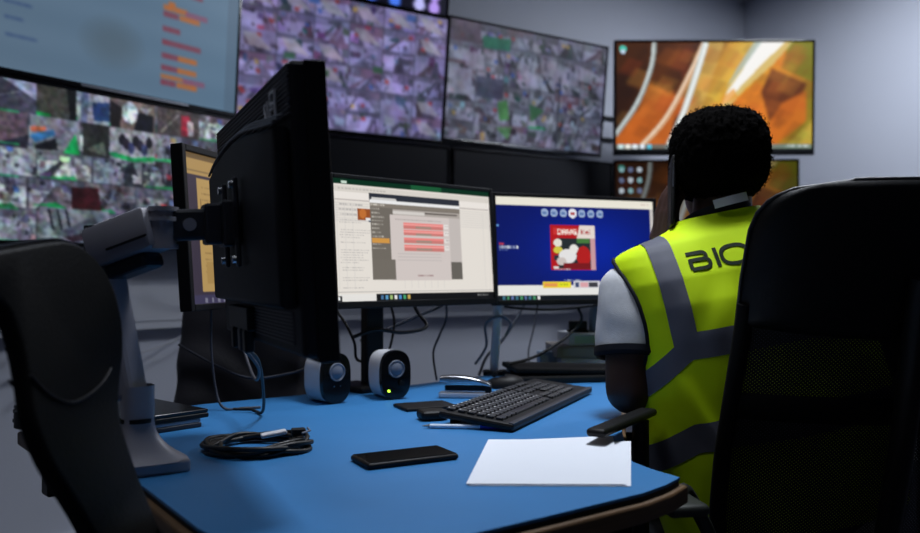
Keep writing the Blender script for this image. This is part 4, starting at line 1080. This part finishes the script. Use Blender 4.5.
# ------------------------------------------------------------------ chairs
def star_base(t, x, y, z_gas, rz=0.0):
    hb = MB(); hb.cyl((x, y, .075), (x, y, .115), .035)
    for k in range(5):
        a = rz + 2 * PI * k / 5
        hb.tube([(x, y, .10), (x + .28 * math.cos(a), y + .28 * math.sin(a), .075)], [.026, .016], 8)
    build('star_base', hb, M['black'], t, world=True)
    build('gas_lift', MB().cyl((x, y, .11), (x, y, z_gas), .022), M['grey_dark'], t, world=True)
    for k in range(5):
        a = rz + 2 * PI * k / 5; cx, cy = x + .285 * math.cos(a), y + .285 * math.sin(a)
        c = MB()
        for s in (-1, 1):
            ox, oy = -math.sin(a) * .014 * s, math.cos(a) * .014 * s
            c.cyl((cx + ox - math.sin(a) * .008 * s, cy + oy + math.cos(a) * .008 * s, .028), (cx + ox + math.sin(a) * .004 * s, cy + oy - math.cos(a) * .004 * s, .028), .028, 16)
        c.cyl((cx, cy, .028), (cx, cy, .075), .008, 8)
        build('caster', c, M['black'], t, world=True)

def rounded_pad(W, D, T, cx, cy, cz, pitch=0.0, bev=.03):
    m = MB(); m.box((cx, cy, cz), (W, D, T), Matrix.Rotation(pitch, 3, 'X'), bev=bev, seg=4); return m

# --- the seated person's own high mesh chair
ch = thing('office_chair', 'tall black mesh office chair with leather head pad, behind the seated person', 'chair', (.63, 1.58, 0))
LEAN = math.atan2(.14, .50)
def BP(x, s, off=0.0):
    """point on the back: s = height along the back above z=.50, off = towards the sitter; gently wrapped"""
    y0 = 1.385 - math.tan(LEAN) * s
    wrap = .075 * (abs(x) / .23) ** 2.2
    return Vector((.675 + x, y0 + wrap + off, .50 + s))
def hw(s):  # half width
    return lerp_table([(-.1, .20), (0, .222), (.1, .232), (.2, .232), (.42, .220), (.5, .219), (.575, .214), (.60, .207), (.621, .192), (.633, .170), (.639, .140), (.643, .09)], s)[0]
for sx in (-1, 1):
    build('back_frame', MB().tube([BP(sx * hw(s), s) for s in np.linspace(-.02, .46, 22)], .014, 10), M['black_matt'], ch, world=True, smooth=60)
for s0 in (0.0,):
    bb = MB(); bb.tube([BP(x, s0 + (.012 if s0 else 0), -.004) for x in np.linspace(-hw(s0), hw(s0), 20)], [.016 if s0 == 0 else .020] * 20, 10, flat=.6)
    build('cross_bar', bb, M['black_matt'], ch, world=True, smooth=60)
lb2 = MB()
for o_ in (-.006, .010): lb2.grid(lambda u, v, o_=o_: tuple(BP((2 * u - 1) * hw(.29) * .99, .268 + .046 * v, o_ * (1 - (2 * v - 1) ** 4))), 30, 8)
build('lumbar_strip', lb2, M['black_matt'], ch, world=True, smooth=60)
nt_ = MB(); nt_.grid(lambda u, v: tuple(BP((2 * u - 1) * hw(-.01 + .47 * v) * .97, -.01 + .47 * v, .004)), 30, 40)
build('mesh_back', nt_, M['net'], ch, world=True, smooth=180)
# leather pad over the top, two faced
def padf(off, th):
    def f(u, v):
        s = .425 + v * .220 + .020 * (1 - v) * (1 - (2 * u - 1) ** 2) * -1
        x = (2 * u - 1)
        e = max(0, 1 - max(abs(x) ** 8, v ** 14 , (1 - v) ** 14))
        p = BP(x * (hw(s) + .008), s, 0); d = th * (e ** .35)
        return (p.x, p.y + off * d, p.z)
    return f
pdm = MB(); pdm.grid(padf(1, .022), 40, 34); pdm.grid(padf(-1, .024), 40, 34)
build('head_pad', pdm, M['leather'], ch, world=True, smooth=60)
pp = [BP((-1 + 2 * k / 1) * 0, 0) for k in range(1)]
pip = MB()
edge = [BP(-(hw(s) + .009), s) for s in np.linspace(.43, .643, 26)] + [BP(x, .645) for x in np.linspace(-.095, .095, 12)] + [BP(hw(s) + .009, s) for s in np.linspace(.643, .43, 26)]
pip.tube(edge, .0035, 8); build('piping', pip, M['leather_soft'], ch, world=True, smooth=60)
build('spine', MB().tube(spline([BP(0, .50, -.030), BP(0, .25, -.045), BP(0, .02, -.03), (.66, 1.43, .41), (.65, 1.56, .385)], 6), .026, 10, flat=.6), M['black'], ch, world=True, smooth=60)
build('seat', rounded_pad(.50, .44, .075, .65, 1.64, .447), M['leather'], ch, world=True, smooth=60)
build('tilt_box', MB().box((.625, 1.58, .39), (.16, .22, .05), bev=.01), M['black'], ch, world=True)
star_base(ch, .625, 1.58, .38, .3)
def chair_arm(sx, pad, padyaw, padlen, post_top, padw=.085, padt=.026):
    up = MB(); up.tube(spline([(.625 + sx * .22, 1.56, .415), (.625 + sx * .285, 1.555, .44), (post_top[0], post_top[1], .52), post_top], 6), [.012] * 19, 10, flat=1.5)
    a = build('armrest', up, M['black'], ch, world=True, smooth=60)
    p = MB(); p.box(pad, (padw, padlen, padt), Matrix.Rotation(padyaw, 3, 'Z'), bev=.009, seg=4)
    build('arm_pad', p, M['leather'], a, world=True, smooth=60)
chair_arm(-1, (.282, 1.430, .7535), R(-32), .255, (.324, 1.492, .744), .034, .014)
chair_arm(1, (.935, 1.52, .705), R(5), .25, (.93, 1.53, .695))
pdl = MB(); pdl.box((.318, 1.205, .672), (.062, .075, .018), Matrix.Rotation(R(10), 3, 'Z') , bev=.008, seg=3)
pdl.tube(spline([(.322, 1.23, .672), (.36, 1.33, .66), (.40, 1.37, .60), (.42, 1.385, .56)], 6), .012, 8)
build('lumbar_lever', pdl, M['olive'], ch, world=True, smooth=60)

# --- near left chair, seen from behind and cut off by the frame
NC = Vector((-.402, .96, CAM_Z - .10)); ny = R(80); nti = R(-14)
X = Vector((math.cos(ny), math.sin(ny), 0)); Yv = Vector((-math.sin(ny), math.cos(ny), 0))
Zv = Vector((0, 0, 1)) * math.cos(nti) - Yv * math.sin(nti); Nv = Zv.cross(X)
nc = thing('office_chair', 'black chair at the near left, its curved narrow-waisted back cut off by the picture edge', 'chair', (-.22, .72, 0))
shape = [(-.255, .1005), (-.25, .113), (-.215, .1195), (-.1732, .124), (-.1308, .1303), (-.0835, .1373), (-.0464, .1399), (-.0173, .1316), (.0089, .1093), (.0216, .0789), (.0222, .0423), (.011, .0069), (-.0074, -.0265), (-.0215, -.0592), (-.019, -.0941), (-.0112, -.1362), (.0004, -.1798), (.0106, -.2179), (.0230, -.290), (.030, -.40), (-.062, -.40), (-.078, -.262), (-.097, -.2124), (-.113, -.1615), (-.130, -.1251), (-.1486, -.0874), (-.1585, -.0458), (-.1566, -.0215), (-.1549, -.0019), (-.1543, .028), (-.1598, .0603), (-.1757, .0787), (-.215, .087), (-.25, .0895)]
sm = spline([(a, b, 0) for a, b in shape], 3, True)
mNC = Matrix(((X.x, Zv.x, Nv.x, NC.x), (X.y, Zv.y, Nv.y, NC.y), (X.z, Zv.z, Nv.z, NC.z), (0, 0, 0, 1)))
bs = MB(); bs.xf = mNC; bs.prism([(p.x, p.y) for p in sm], -.011, .011, bev=.006)
build('backrest', bs, M['leather'], nc, world=True, smooth=50)
ed = MB(); ed.xf = mNC; ed.tube([(p.x, p.y, s_) for s_ in (0,) for p in offs] if False else [(q[0], q[1], 0) for q in offset_poly([(p.x, p.y) for p in sm][0:60], .001)][3:44], .0042, 8)
build('edge_piping', ed, M['black_gloss'], nc, world=True, smooth=60)
smp = MB(); smp.xf = mNC
seam = [(-.153, -.0001), (-.1334, -.0209), (-.1041, -.0347), (-.0734, -.0319), (-.0434, -.0217), (-.022, -.008)]
for s_ in (-.0122, .0122):
    smp = MB(); smp.xf = mNC; smp.tube(spline([(a, b, s_) for a, b in seam], 5), .0016, 6)
    build('pad_seam', smp, M['leather_soft'], nc, world=True, smooth=60)
build('seat', MB().box((-.10, .74, .44), (.46, .46, .08), Matrix.Rotation(ny - R(90), 3, 'Z'), bev=.03, seg=4), M['leather'], nc, world=True, smooth=60)
bl_ = mNC @ Vector((-.03, -.38, 0))
build('back_bracket', MB().tube(spline([bl_, bl_ + Vector((.02, -.02, -.06)), Vector((-.24, .80, .40)), Vector((-.12, .75, .395))], 6), .022, 10), M['black'], nc, world=True, smooth=60)
star_base(nc, -.10, .74, .40, .2)

# --- empty leather chair behind the desk
lc_ = thing('office_chair', 'empty creased black leather chair behind the desk, under the beige document monitor', 'chair', (-.60, 2.28, 0), 0)
cyw = R(-18)
rzm = Matrix.Rotation(cyw, 4, 'Z')
def CL(x, y, z_): v = rzm @ Vector((x, y, 0)); return (-.555 + v.x, 2.25 + v.y, z_)
def backpad(off, th):
    def f(u, v):
        z_ = .60 + v * .47; wv = .215 * (1 - .25 * max(0, v - .75) ** 2 * 4) * (1 - .10 * (1 - v))
        x = (2 * u - 1); e = max(0, 1 - max(abs(x) ** 6, v ** 12, (1 - v) ** 12)) ** .4
        fold = .010 * math.sin(z_ * 46 + x * 2.5 + 1.4 * math.sin(x * 3)) * max(0, 1 - abs(z_ - .74) / .16)
        return CL(x * wv, off * (th * e + fold * e) - .10 * (v - .4) * -1 + .05 * x * x * -1, z_)
    return f
bp_ = MB(); bp_.grid(backpad(1, .05), 30, 60); bp_.grid(backpad(-1, .05), 30, 60)
build('backrest', bp_, M['leather_soft'], lc_, world=True, smooth=60)
sq = MB(); sq.box(CL(0, -.20, .47), (.47, .44, .10), Matrix.Rotation(cyw, 3, 'Z'), bev=.04, seg=4); build('seat', sq, M['leather_soft'], lc_, world=True, smooth=60)
gx = CL(0, -.18, 0)
build('back_bracket', MB().tube([CL(0, .05, .68), CL(0, .08, .50), CL(0, -.02, .42), CL(0, -.16, .41)], .022, 8), M['black'], lc_, world=True, smooth=60)
star_base(lc_, gx[0], gx[1], .42, .1)

# ------------------------------------------------------------------ the person
per = thing('person', 'person with short black curly hair, yellow hi-vis vest and grey tee, phone at left ear', 'person', (.60, 1.62, 0))
TO = Vector((.631, 1.620, .540)); LN = R(11)
T = Matrix.Translation(TO) @ Matrix.Rotation(-LN, 4, 'Y') @ Matrix.Rotation(R(-2), 4, 'X')
TAB = [(-.10, .195, .125, 0), (.0, .222, .130, 0), (.10, .238, .132, 0), (.20, .238, .132, 0), (.30, .228, .132, 0), (.38, .221, .130, 0), (.44, .226, .124, .004), (.49, .228, .113, .008), (.525, .226, .099, .014), (.546, .217, .089, .018), (.558, .200, .082, .020), (.567, .168, .075, .024), (.574, .130, .069, .028), (.584, .096, .063, .030), (.598, .074, .058, .032), (.625, .066, .056, .034)]
def fold_n(x, z_):
    v = noise.noise(Vector((x * 9 + z_ * 5, z_ * 4.5 - x * 3, 1.7))) * .010 + noise.noise(Vector((x * 22 - z_ * 9, z_ * 10 + x * 8, 7.1))) * .005
    v += .009 * math.exp(-((x + .13 + .35 * (z_ - .2)) / .016) ** 2) * max(0, min(1, (.34 - z_) / .12)) - .006 * math.exp(-((x + .10 + .35 * (z_ - .2)) / .014) ** 2) * max(0, min(1, (.34 - z_) / .12))
    v += .006 * math.exp(-((x - .02 - .25 * (z_ - .2)) / .02) ** 2) * max(0, min(1, (.34 - z_) / .15))
    return v
def S(a_, z_, grow=0.0, fold=1.0):
    """torso surface: a_ angle (0 = +x, -90 = back)"""
    A, B, cy = lerp_table(TAB, z_); n = 2.35
    c, s = math.cos(a_), math.sin(a_)
    x = A * math.copysign(abs(c) ** (2 / n), c); y = B * math.copysign(abs(s) ** (2 / n), s)
    k = 1 + (grow + (fold_n(x, z_) * fold if fold else 0)) / max(A, .05) * 1.0
    k2 = 1 + (grow + (fold_n(x, z_) * fold if fold else 0)) / max(B, .05)
    return Vector((x * (1 + grow / max(A, .05)), cy + y * k2, z_))
def back_y(x, z_, grow):
    A, B, cy = lerp_table(TAB, z_); n = 2.35; A += grow
    q = min(abs(x) / A, .9995)
    y = -B * (1 - q ** n) ** (1 / n)
    return cy + y * (1 + (grow + fold_n(x, z_)) / max(B, .05))
def TW(v): return T @ Vector(v)

# body: one continuous skin, grown from joined volumes
bd = MB()
def TP(*v): return TW(v)
bd.xf = Matrix()
ring = MB()
ring.xf = T
def bodyf(u, v):
    z_ = .0 + v * .61; p = S(2 * PI * u, z_, -.016, 0); return (p.x, p.y, z_)
ring.grid(bodyf, 40, 40, True); ring.f.append(tuple(range(40))); ring.f.append(tuple(39 * 40 + j for j in range(40)))
bd.v += ring.v; bd.f += ring.f
HC = Vector((.527, 1.690, 1.220))
nk0 = TW((0, .030, .55)); 
bd.capsule(nk0, HC + Vector((.004, -.012, -.05)), .060, .057, 20)
bd.ellipsoid(HC + Vector((0, .008, .028)), (.072, .090, .085), 28, 18)
bd.ellipsoid(HC + Vector((0, .045, -.045)), (.056, .062, .070), 24, 14)        # jaw and face
bd.ellipsoid(HC + Vector((0, .104, -.010)), (.014, .018, .022), 12, 8)        # nose
bd.ellipsoid(HC + Vector((0, .094, -.052)), (.024, .014, .009), 14, 8)        # lips
for s in (-1, 1): bd.ellipsoid(HC + Vector((s * .076, .004, -.010)), (.010, .022, .034), 12, 10)
SHL = TW((-.199, .012, .485)); EL = Vector((.328, 1.605, .784)); WRL = Vector((.421, 1.735, 1.052))
bd.capsule(SHL, EL, .057, .047, 18); bd.capsule(EL, EL.lerp(WRL, .45), .046, .040, 16); bd.capsule(EL.lerp(WRL, .45), WRL, .040, .027, 16)
SHR = TW((.199, .012, .485)); ER = Vector((.875, 1.66, .79)); WRR = Vector((.76, 1.93, .785))
bd.capsule(SHR, ER, .055, .043, 18); bd.capsule(ER, WRR, .042, .027, 16)
def hand(w, d, n, thumb_side, curl, hold=None):
    """palm, four unequal fingers and a thumb. d = towards the finger tips, n = out of the palm"""
    d = d.normalized(); n = n.normalized(); s = d.cross(n).normalized()
    pc = w + d * .045
    for k in range(4):
        o = (k - 1.5) * .019
        bd.capsule(w + s * o * .6, w + d * (.085 - .004 * abs(k - 1.2)) + s * o, .014, .0115, 10)
    for k, L in enumerate((.066, .076, .070, .054)):
        if thumb_side < 0: o = (k - 1.5) * .019
        else: o = (1.5 - k) * .019
        p = w + d * .085 + s * o; q = d; rr = .0098
        for j, fL in enumerate((.44, .32, .26)):
            ang_ = curl * (j + .6); q = (d * math.cos(ang_) + n * math.sin(ang_)).normalized()
            p2 = p + q * L * fL; bd.capsule(p, p2, rr, rr * .92, 10); p = p2; rr *= .92
    tb = w + d * .028 + s * thumb_side * .032
    t1 = tb + (d * .7 + s * thumb_side * .6 + n * .5).normalized() * .035; t2 = t1 + (d * .9 + n * .45).normalized() * .03
    bd.capsule(w + d * .02 + s * thumb_side * .012, tb, .015, .013, 10); bd.capsule(tb, t1, .0125, .0115, 10); bd.capsule(t1, t2, .0115, .010, 10)
hand(WRL, Vector((.10, -.16, .98)), Vector((.93, .34, -.05)), 1, .30)
hand(WRR, Vector((-.35, .92, -.05)), Vector((0, -.05, -1)), 1, .12)
# hips, legs
HPL, HPR = Vector((.54, 1.64, .572)), Vector((.72, 1.64, .572))
KNL, KNR = Vector((.405, 2.00, .565)), Vector((.80, 2.03, .565)); ANL, ANR = Vector((.40, 2.04, .09)), Vector((.80, 2.10, .09))
bd.ellipsoid((.62, 1.63, .575), (.165, .125, .075))
for a_, b_, c_ in ((HPL, KNL, ANL), (HPR, KNR, ANR)):
    bd.capsule(a_, b_, .075, .055, 18); bd.capsule(b_, c_, .054, .035, 16); bd.capsule(c_, c_ + Vector((0, .14, -.045)), .035, .03, 12)
tmp = build('body', bd, M['skin'], per, world=True, fix=True)
md = tmp.modifiers.new('merge', 'REMESH'); md.mode = 'VOXEL'; md.voxel_size = .0055; md.use_smooth_shade = True
sm_ = tmp.modifiers.new('soften', 'SMOOTH'); sm_.factor = .5; sm_.iterations = 4
dg = bpy.context.evaluated_depsgraph_get(); dg.update()
new = bpy.data.meshes.new_from_object(tmp.evaluated_get(dg))
tmp.modifiers.clear(); tmp.data = new; new.name = 'body'
if not new.materials: new.materials.append(M['skin'])
for p in new.polygons: p.use_smooth = True
# face details
for s in (-1, 1):
    e = MB(); e.ellipsoid(HC + Vector((s * .030, .084, .010)), (.012, .010, .010), 14, 10); ey = build('eye', e, M['eye'], per, world=True, smooth=180)
    build('iris', MB().ellipsoid(HC + Vector((s * .030, .0925, .010)), (.0055, .003, .0055), 12, 8), M['black'], ey, world=True, smooth=180)
# hair: rounded square afro with curl bumps
hm = bmesh.new(); bmesh.ops.create_icosphere(hm, subdivisions=6, radius=1.0)
for v in hm.verts:
    d = v.co.normalized(); p_ = 2.7
    nrm = (abs(d.x) ** p_ + abs(d.y) ** p_ + abs(d.z) ** p_) ** (1 / p_)
    r_ = d / nrm
    q = Vector((r_.x * .0925, r_.y * .104, r_.z * .097))
    if q.z < -.03: q.x *= 1 - .10 * min(1, (-.03 - q.z) / .07)
    # hair line: cut back from the face and ears
    face = max(0, min(1, (q.y - .045) / .03)) * max(0, min(1, (.035 - q.z) / .03))
    q *= 1 - .42 * face
    n1 = noise.noise(q * 75) * .0035 + noise.noise(q * 190 + Vector((3, 1, 2))) * .0040 + abs(noise.noise(q * 340)) * .0030
    v.co = q + d * n1
hb_ = MB(); hb_.v = [tuple(v.co + HC + Vector((0, .0, .026))) for v in hm.verts]; hm.verts.index_update(); hb_.f = [tuple(v.index for v in f.verts) for f in hm.faces]; hm.free()
hair = build('hair', hb_, M['hair'], per, world=True, smooth=180)
# loose curls breaking the outline
cr = MB(); rg = random.Random(3)
for k in range(900):
    a_ = rg.uniform(0, 2 * PI); zz = rg.uniform(-.7, 1)
    d = Vector((math.sqrt(max(0, 1 - zz * zz)) * math.cos(a_), math.sqrt(max(0, 1 - zz * zz)) * math.sin(a_), zz))
    if d.y > .35 and d.z < .45: continue
    p_ = 2.7; nrm = (abs(d.x) ** p_ + abs(d.y) ** p_ + abs(d.z) ** p_) ** (1 / p_); r_ = d / nrm
    q = HC + Vector((0, 0, .026)) + Vector((r_.x * .0925, r_.y * .104, r_.z * .097))
    if q.z - HC.z - .026 < -.03: q.x = HC.x + (q.x - HC.x) * (1 - .10 * min(1, (-.03 - (q.z - HC.z - .026)) / .07))
    u = d.orthogonal().normalized(); w_ = d.cross(u); ph_ = rg.uniform(0, 6); hh = rg.uniform(.003, .0085)
    cr.tube([q + d * (hh * t_ / 5) + (u * math.cos(ph_ + t_ * 1.5) + w_ * math.sin(ph_ + t_ * 1.5)) * .0022 for t_ in range(6)], .0006, 3, cap=False)
c_ = build('curls', cr, M['hair'], hair, world=True, fix=False)
# grey tee: trunk, sleeves with dark hems, collar
sh = MB(); sh.xf = T; sh.grid(lambda u, v: tuple(S(2 * PI * u, .0 + .600 * v, -.006, 0)), 56, 40, True); shirt = build('shirt', sh, M['shirt'], per, world=True, smooth=180)
def sleeve(sh_, el, s):
    ax = (el - sh_).normalized(); mb = MB()
    u0 = ax.orthogonal().normalized(); w0 = ax.cross(u0)
    L = (el - sh_).length * .62
    def f(u, v):
        a_ = 2 * PI * u
        if v < .3:
            q = v / .3; c = sh_ - ax * .052 * math.cos(q * PI / 2); rr = .064 * math.sin(max(q, .05) * PI / 2)
        else:
            q = (v - .3) / .7; c = sh_ + ax * L * q; rr = .064 + .004 * math.sin(q * PI)
        rr *= 1 + .03 * math.sin(3 * a_ + 5 * v) + .04 * noise.noise(Vector((math.cos(a_) * 1.5, math.sin(a_) * 1.5, v * 4)))
        return tuple(c + (u0 * math.cos(a_) + w0 * math.sin(a_)) * rr)
    mb.grid(f, 40, 30, True); sl = build('sleeve', mb, M['shirt'], shirt, world=True, smooth=180)
    hm_ = MB()
    def g(u, v):
        a_ = 2 * PI * u; c = sh_ + ax * (L - .006 + .020 * min(v * 1.25, 1)); rr = (.0665 + (.0015 if v < .7 else -.003)) * (1 + .03 * math.sin(3 * a_ + 5))
        return tuple(c + (u0 * math.cos(a_) + w0 * math.sin(a_)) * rr)
    hm_.grid(g, 40, 8, True); build('sleeve_hem', hm_, M['navy'], shirt, world=True, smooth=180)
sleeve(SHL + Vector((-.004, 0, -.004)), EL, -1); sleeve(SHR + Vector((.006, 0, .004)), ER, 1)
co_ = MB()
def colf2(u, v):
    a_ = 2 * PI * u; sgn = math.sin(a_); th = [(-.003, 0), (.003, .002), (.003, .016), (0, .018), (-.003, .016), (-.003, 0)][min(int(round(v * 5)), 5)]
    return tuple(TW(((.067 + th[0]) * math.cos(a_), .030 + (.060 + th[0]) * sgn, .584 + th[1] - .016 * sgn)))
co_.grid(colf2, 40, 6, True)
build('collar', co_, M['navy'], shirt, world=True, smooth=60)
# vest with armholes
G = .010
vs = MB(); nu, nv = 160, 120; zs = np.linspace(0.0, .600, nv)
grid_pts = [[S(2 * PI * i / nu, z_, G) for i in range(nu)] for z_ in zs]
def in_hole(p):
    cy = lerp_table(TAB, p.z)[2]
    return abs(p.x) > .10 and ((p.z - .418) / .130) ** 2 + ((p.y - cy - .012) / .086) ** 2 < 1
V3 = [tuple(TW(p)) for row in grid_pts for p in row]; F3 = []
for j in range(nv - 1):
    for i in range(nu):
        i2 = (i + 1) % nu; q = [grid_pts[j][i], grid_pts[j][i2], grid_pts[j + 1][i2], grid_pts[j + 1][i]]
        if in_hole((q[0] + q[2]) / 2): continue
        F3.append((j * nu + i, j * nu + i2, (j + 1) * nu + i2, (j + 1) * nu + i))
vs.v = V3; vs.f = F3; vest = build('vest', vs, M['vest'], per, world=True, smooth=180)
def hole_edge(sx):
    pts = []
    for k in range(48):
        t_ = 2 * PI * k / 48; z_ = .418 + .132 * math.sin(t_); cyv = lerp_table(TAB, z_)[2]; yy = .012 + .088 * math.cos(t_)
        A, B, cy = lerp_table(TAB, z_); n = 2.35; A += G; Bq = B + G
        q = min(abs(yy) / Bq, .9999); x = A * (1 - q ** n) ** (1 / n)
        pts.append(TW((sx * x, cy + yy, z_)))
    return pts
for sx in (-1, 1):
    build('armhole_piping', MB().tube(hole_edge(sx), .0042, 8, closed=True), M['navy'], vest, world=True, smooth=60)
def band(zf, hh, name):
    mb = MB(); na = 140
    def f(u, v):
        a_ = 2 * PI * u; c = math.cos(a_)
        A = lerp_table(TAB, .3)[0]; x = A * math.copysign(abs(c) ** (2 / 2.35), c)
        z_ = zf(x) + (v - .5) * 2 * hh
        p = S(a_, z_, G + .0016); return tuple(TW(p))
    mb.grid(f, na, 8, True); return build(name, mb, M['stripe'], vest, world=True, smooth=180, fix=False)
def z1(x): return .365 - .80 * max(0, -x - .14) - .10 * max(0, x - .06)
def z2(x): return .200 - .50 * max(0, -x - .15) - .05 * max(0, x - .1)
band(z1, .0245, 'reflective_band'); band(z2, .0265, 'reflective_band')
def ztop(x):
    lo_, hi_ = .45, .598
    for _ in range(30):
        m2 = (lo_ + hi_) / 2
        if lerp_table(TAB, m2)[0] + G > abs(x): lo_ = m2
        else: hi_ = m2
    return lo_
for sx in (-1, 1):
    for face in (0, 1):
        mb = MB()
        def f(u, v, sx=sx, face=face):
            x = sx * .149 + (u - .5) * .043; z0_ = .35 if face == 0 else .30
            z_ = z0_ + (ztop(x) - z0_) * (1 - (1 - v) ** 1.6)
            A, B, cy = lerp_table(TAB, z_); yb = back_y(x, z_, G + .0022)
            return tuple(TW((x, yb if face == 0 else 2 * cy - yb, z_ + .0012 * v)))
        mb.grid(f, 8, 48); build('reflective_band', mb, M['stripe'], vest, world=True, smooth=180, fix=False)
nl = MB(); nl.xf = Matrix.Translation((  .010, -.006, .008))
nl.grid(lambda u, v: tuple(TW((-.034 + .066 * u, -.046 + .010 * (2 * u - 1) ** 2 + .004 * v,   .602 + .017 * v + .004 * u))), 12, 6)
nl.grid(lambda u, v: tuple(TW((-.034 + .066 * u, -.0435 + .010 * (2 * u - 1) ** 2 + .004 * v,   .602 + .017 * v + .004 * u))), 12, 6)
build('neck_patch', nl, M['speaker_side'], vest, world=True, smooth=60)['label'] = 'pale grey patch at the back of the neck'
# printed lettering B I O across the upper back
def stroke(pl, w):
    out = MB(); pl = [Vector((p[0], p[1], 0)) for p in pl]
    # resample
    rs = [pl[0]]
    for a_, b_ in zip(pl[:-1], pl[1:]):
        k = max(1, int((b_ - a_).length / .002))
        rs += [a_.lerp(b_, q / k) for q in range(1, k + 1)]
    L = []
    for i, p in enumerate(rs):
        t_ = rs[min(i + 1, len(rs) - 1)] - rs[max(i - 1, 0)]; t_.normalize(); nn = Vector((-t_.y, t_.x, 0))
        L.append((p + nn * w / 2, p, p - nn * w / 2))
    vsx = []
    for tri in L:
        for p in tri: vsx.append(TW((p.x, back_y(p.x, p.y, G + .0018), p.y)))
    fs = []
    for i in range(len(L) - 1):
        for k in range(2): fs.append((i * 3 + k, i * 3 + k + 1, (i + 1) * 3 + k + 1, (i + 1) * 3 + k))
    out.add(vsx, fs); return out
LX, LZ, LH = -.108, .5005, .031
wst = .0068
B1 = [(LX, LZ + LH), (LX + .026, LZ + LH)] + [(LX + .027 + .008 * math.sin(t_), LZ + LH - .0075 + .0075 * math.cos(t_)) for t_ in np.linspace(0, PI * .8, 10)]
B2 = [(LX + .003, LZ + .001), (LX + .003, LZ + .018), (LX + .028, LZ + .018)] + [(LX + .030 + .0085 * math.sin(t_), LZ + .0095 + .0085 * math.cos(t_)) for t_ in np.linspace(0.1, PI, 12)] + [(LX + .002, LZ + .001)]
I1 = [(LX + .053, LZ - .002), (LX + .053, LZ + LH + .003)]
cxO, czO = LX + .086, LZ + LH / 2
O1 = [(cxO + .024 * math.copysign(abs(math.cos(t_)) ** .8, math.cos(t_)), czO + .017 * math.copysign(abs(math.sin(t_)) ** .8, math.sin(t_))) for t_ in np.linspace(0, 2 * PI, 40)]
for nm, pls in (('letter', (B1, B2)), ('letter', (I1,)), ('letter', (O1,))):
    mb = MB()
    for pl in pls:
        q = stroke(pl, wst); mb.add(q.v, q.f)
    build(nm, mb, M['letter'], vest, world=True, fix=False)
# trousers and shoes
tr = MB()
tr.ellipsoid((.62, 1.63, .577), (.178, .138, .086), 32, 16)
for a_, b_, c_ in ((HPL, KNL, ANL), (HPR, KNR, ANR)):
    tr.capsule(a_, b_, .084, .064, 18); tr.capsule(b_, c_ + Vector((0, 0, .03)), .063, .05, 18)
tro = build('trousers', tr, M['trousers'], per, world=True)
md = tro.modifiers.new('merge', 'REMESH'); md.mode = 'VOXEL'; md.voxel_size = .009; md.use_smooth_shade = True
dg = bpy.context.evaluated_depsgraph_get(); dg.update()
new = bpy.data.meshes.new_from_object(tro.evaluated_get(dg)); tro.modifiers.clear(); tro.data = new; new.name = 'trousers'
if not new.materials: new.materials.append(M['trousers'])
for c_ in (ANL, ANR):
    sm2 = MB(); sm2.ellipsoid((c_.x, c_.y + .075, .045), (.046, .135, .045), 24, 14, 2.6); build('shoe', sm2, M['shoe'], per, world=True, smooth=180)
# phone held at the left ear
php = Vector((.431, 1.692, 1.168))
hp = thing('smartphone', 'dark smartphone held on edge at the seated person\'s left ear', 'phone', (php.x, php.y, php.z))
rot = Matrix.Rotation(R(3), 3, 'Y') @ Matrix.Rotation(R(-8), 3, 'Z') @ Matrix.Rotation(R(-14), 3, 'X')
build('body', MB().box((0, 0, 0), (.0085, .072, .150), rot, bev=.0035, seg=3), M['black'], hp, smooth=40)
build('glass', MB().box(rot @ Vector((.0045, 0, 0)), (.001, .066, .142), rot), M['phone_glass'], hp)
build('metal_rim', MB().box(rot @ Vector((-.001, -.0362, .03)), (.003, .001, .05), rot), M['steel'], hp)

# ------------------------------------------------------------------ camera, world, view
cam = bpy.data.cameras.new('camera'); cam.sensor_width = 36.0; cam.lens = 36.0 * 830 / 920.0
cam.dof.use_dof = True; cam.dof.focus_distance = 1.45; cam.dof.aperture_fstop = 3.2
cam.clip_start = .05; cam.clip_end = 60
co = link(bpy.data.objects.new('camera', cam)); co.location = (0, 0, CAM_Z); co.rotation_euler = (R(90.6), 0, 0)
scene.camera = co
w = bpy.data.worlds.new('world'); scene.world = w; w.use_nodes = True
w.node_tree.nodes['Background'].inputs['Color'].default_value = (.5, .6, .8, 1); w.node_tree.nodes['Background'].inputs['Strength'].default_value = 0.02
vsn = scene.view_settings; vsn.view_transform = 'Standard'; vsn.look = 'None'; vsn.exposure = 0.0; vsn.gamma = 1.0; vsn.use_curve_mapping = False
scene.cycles.max_bounces = 8; scene.cycles.transparent_max_bounces = 12
scene.cycles.use_denoising = True
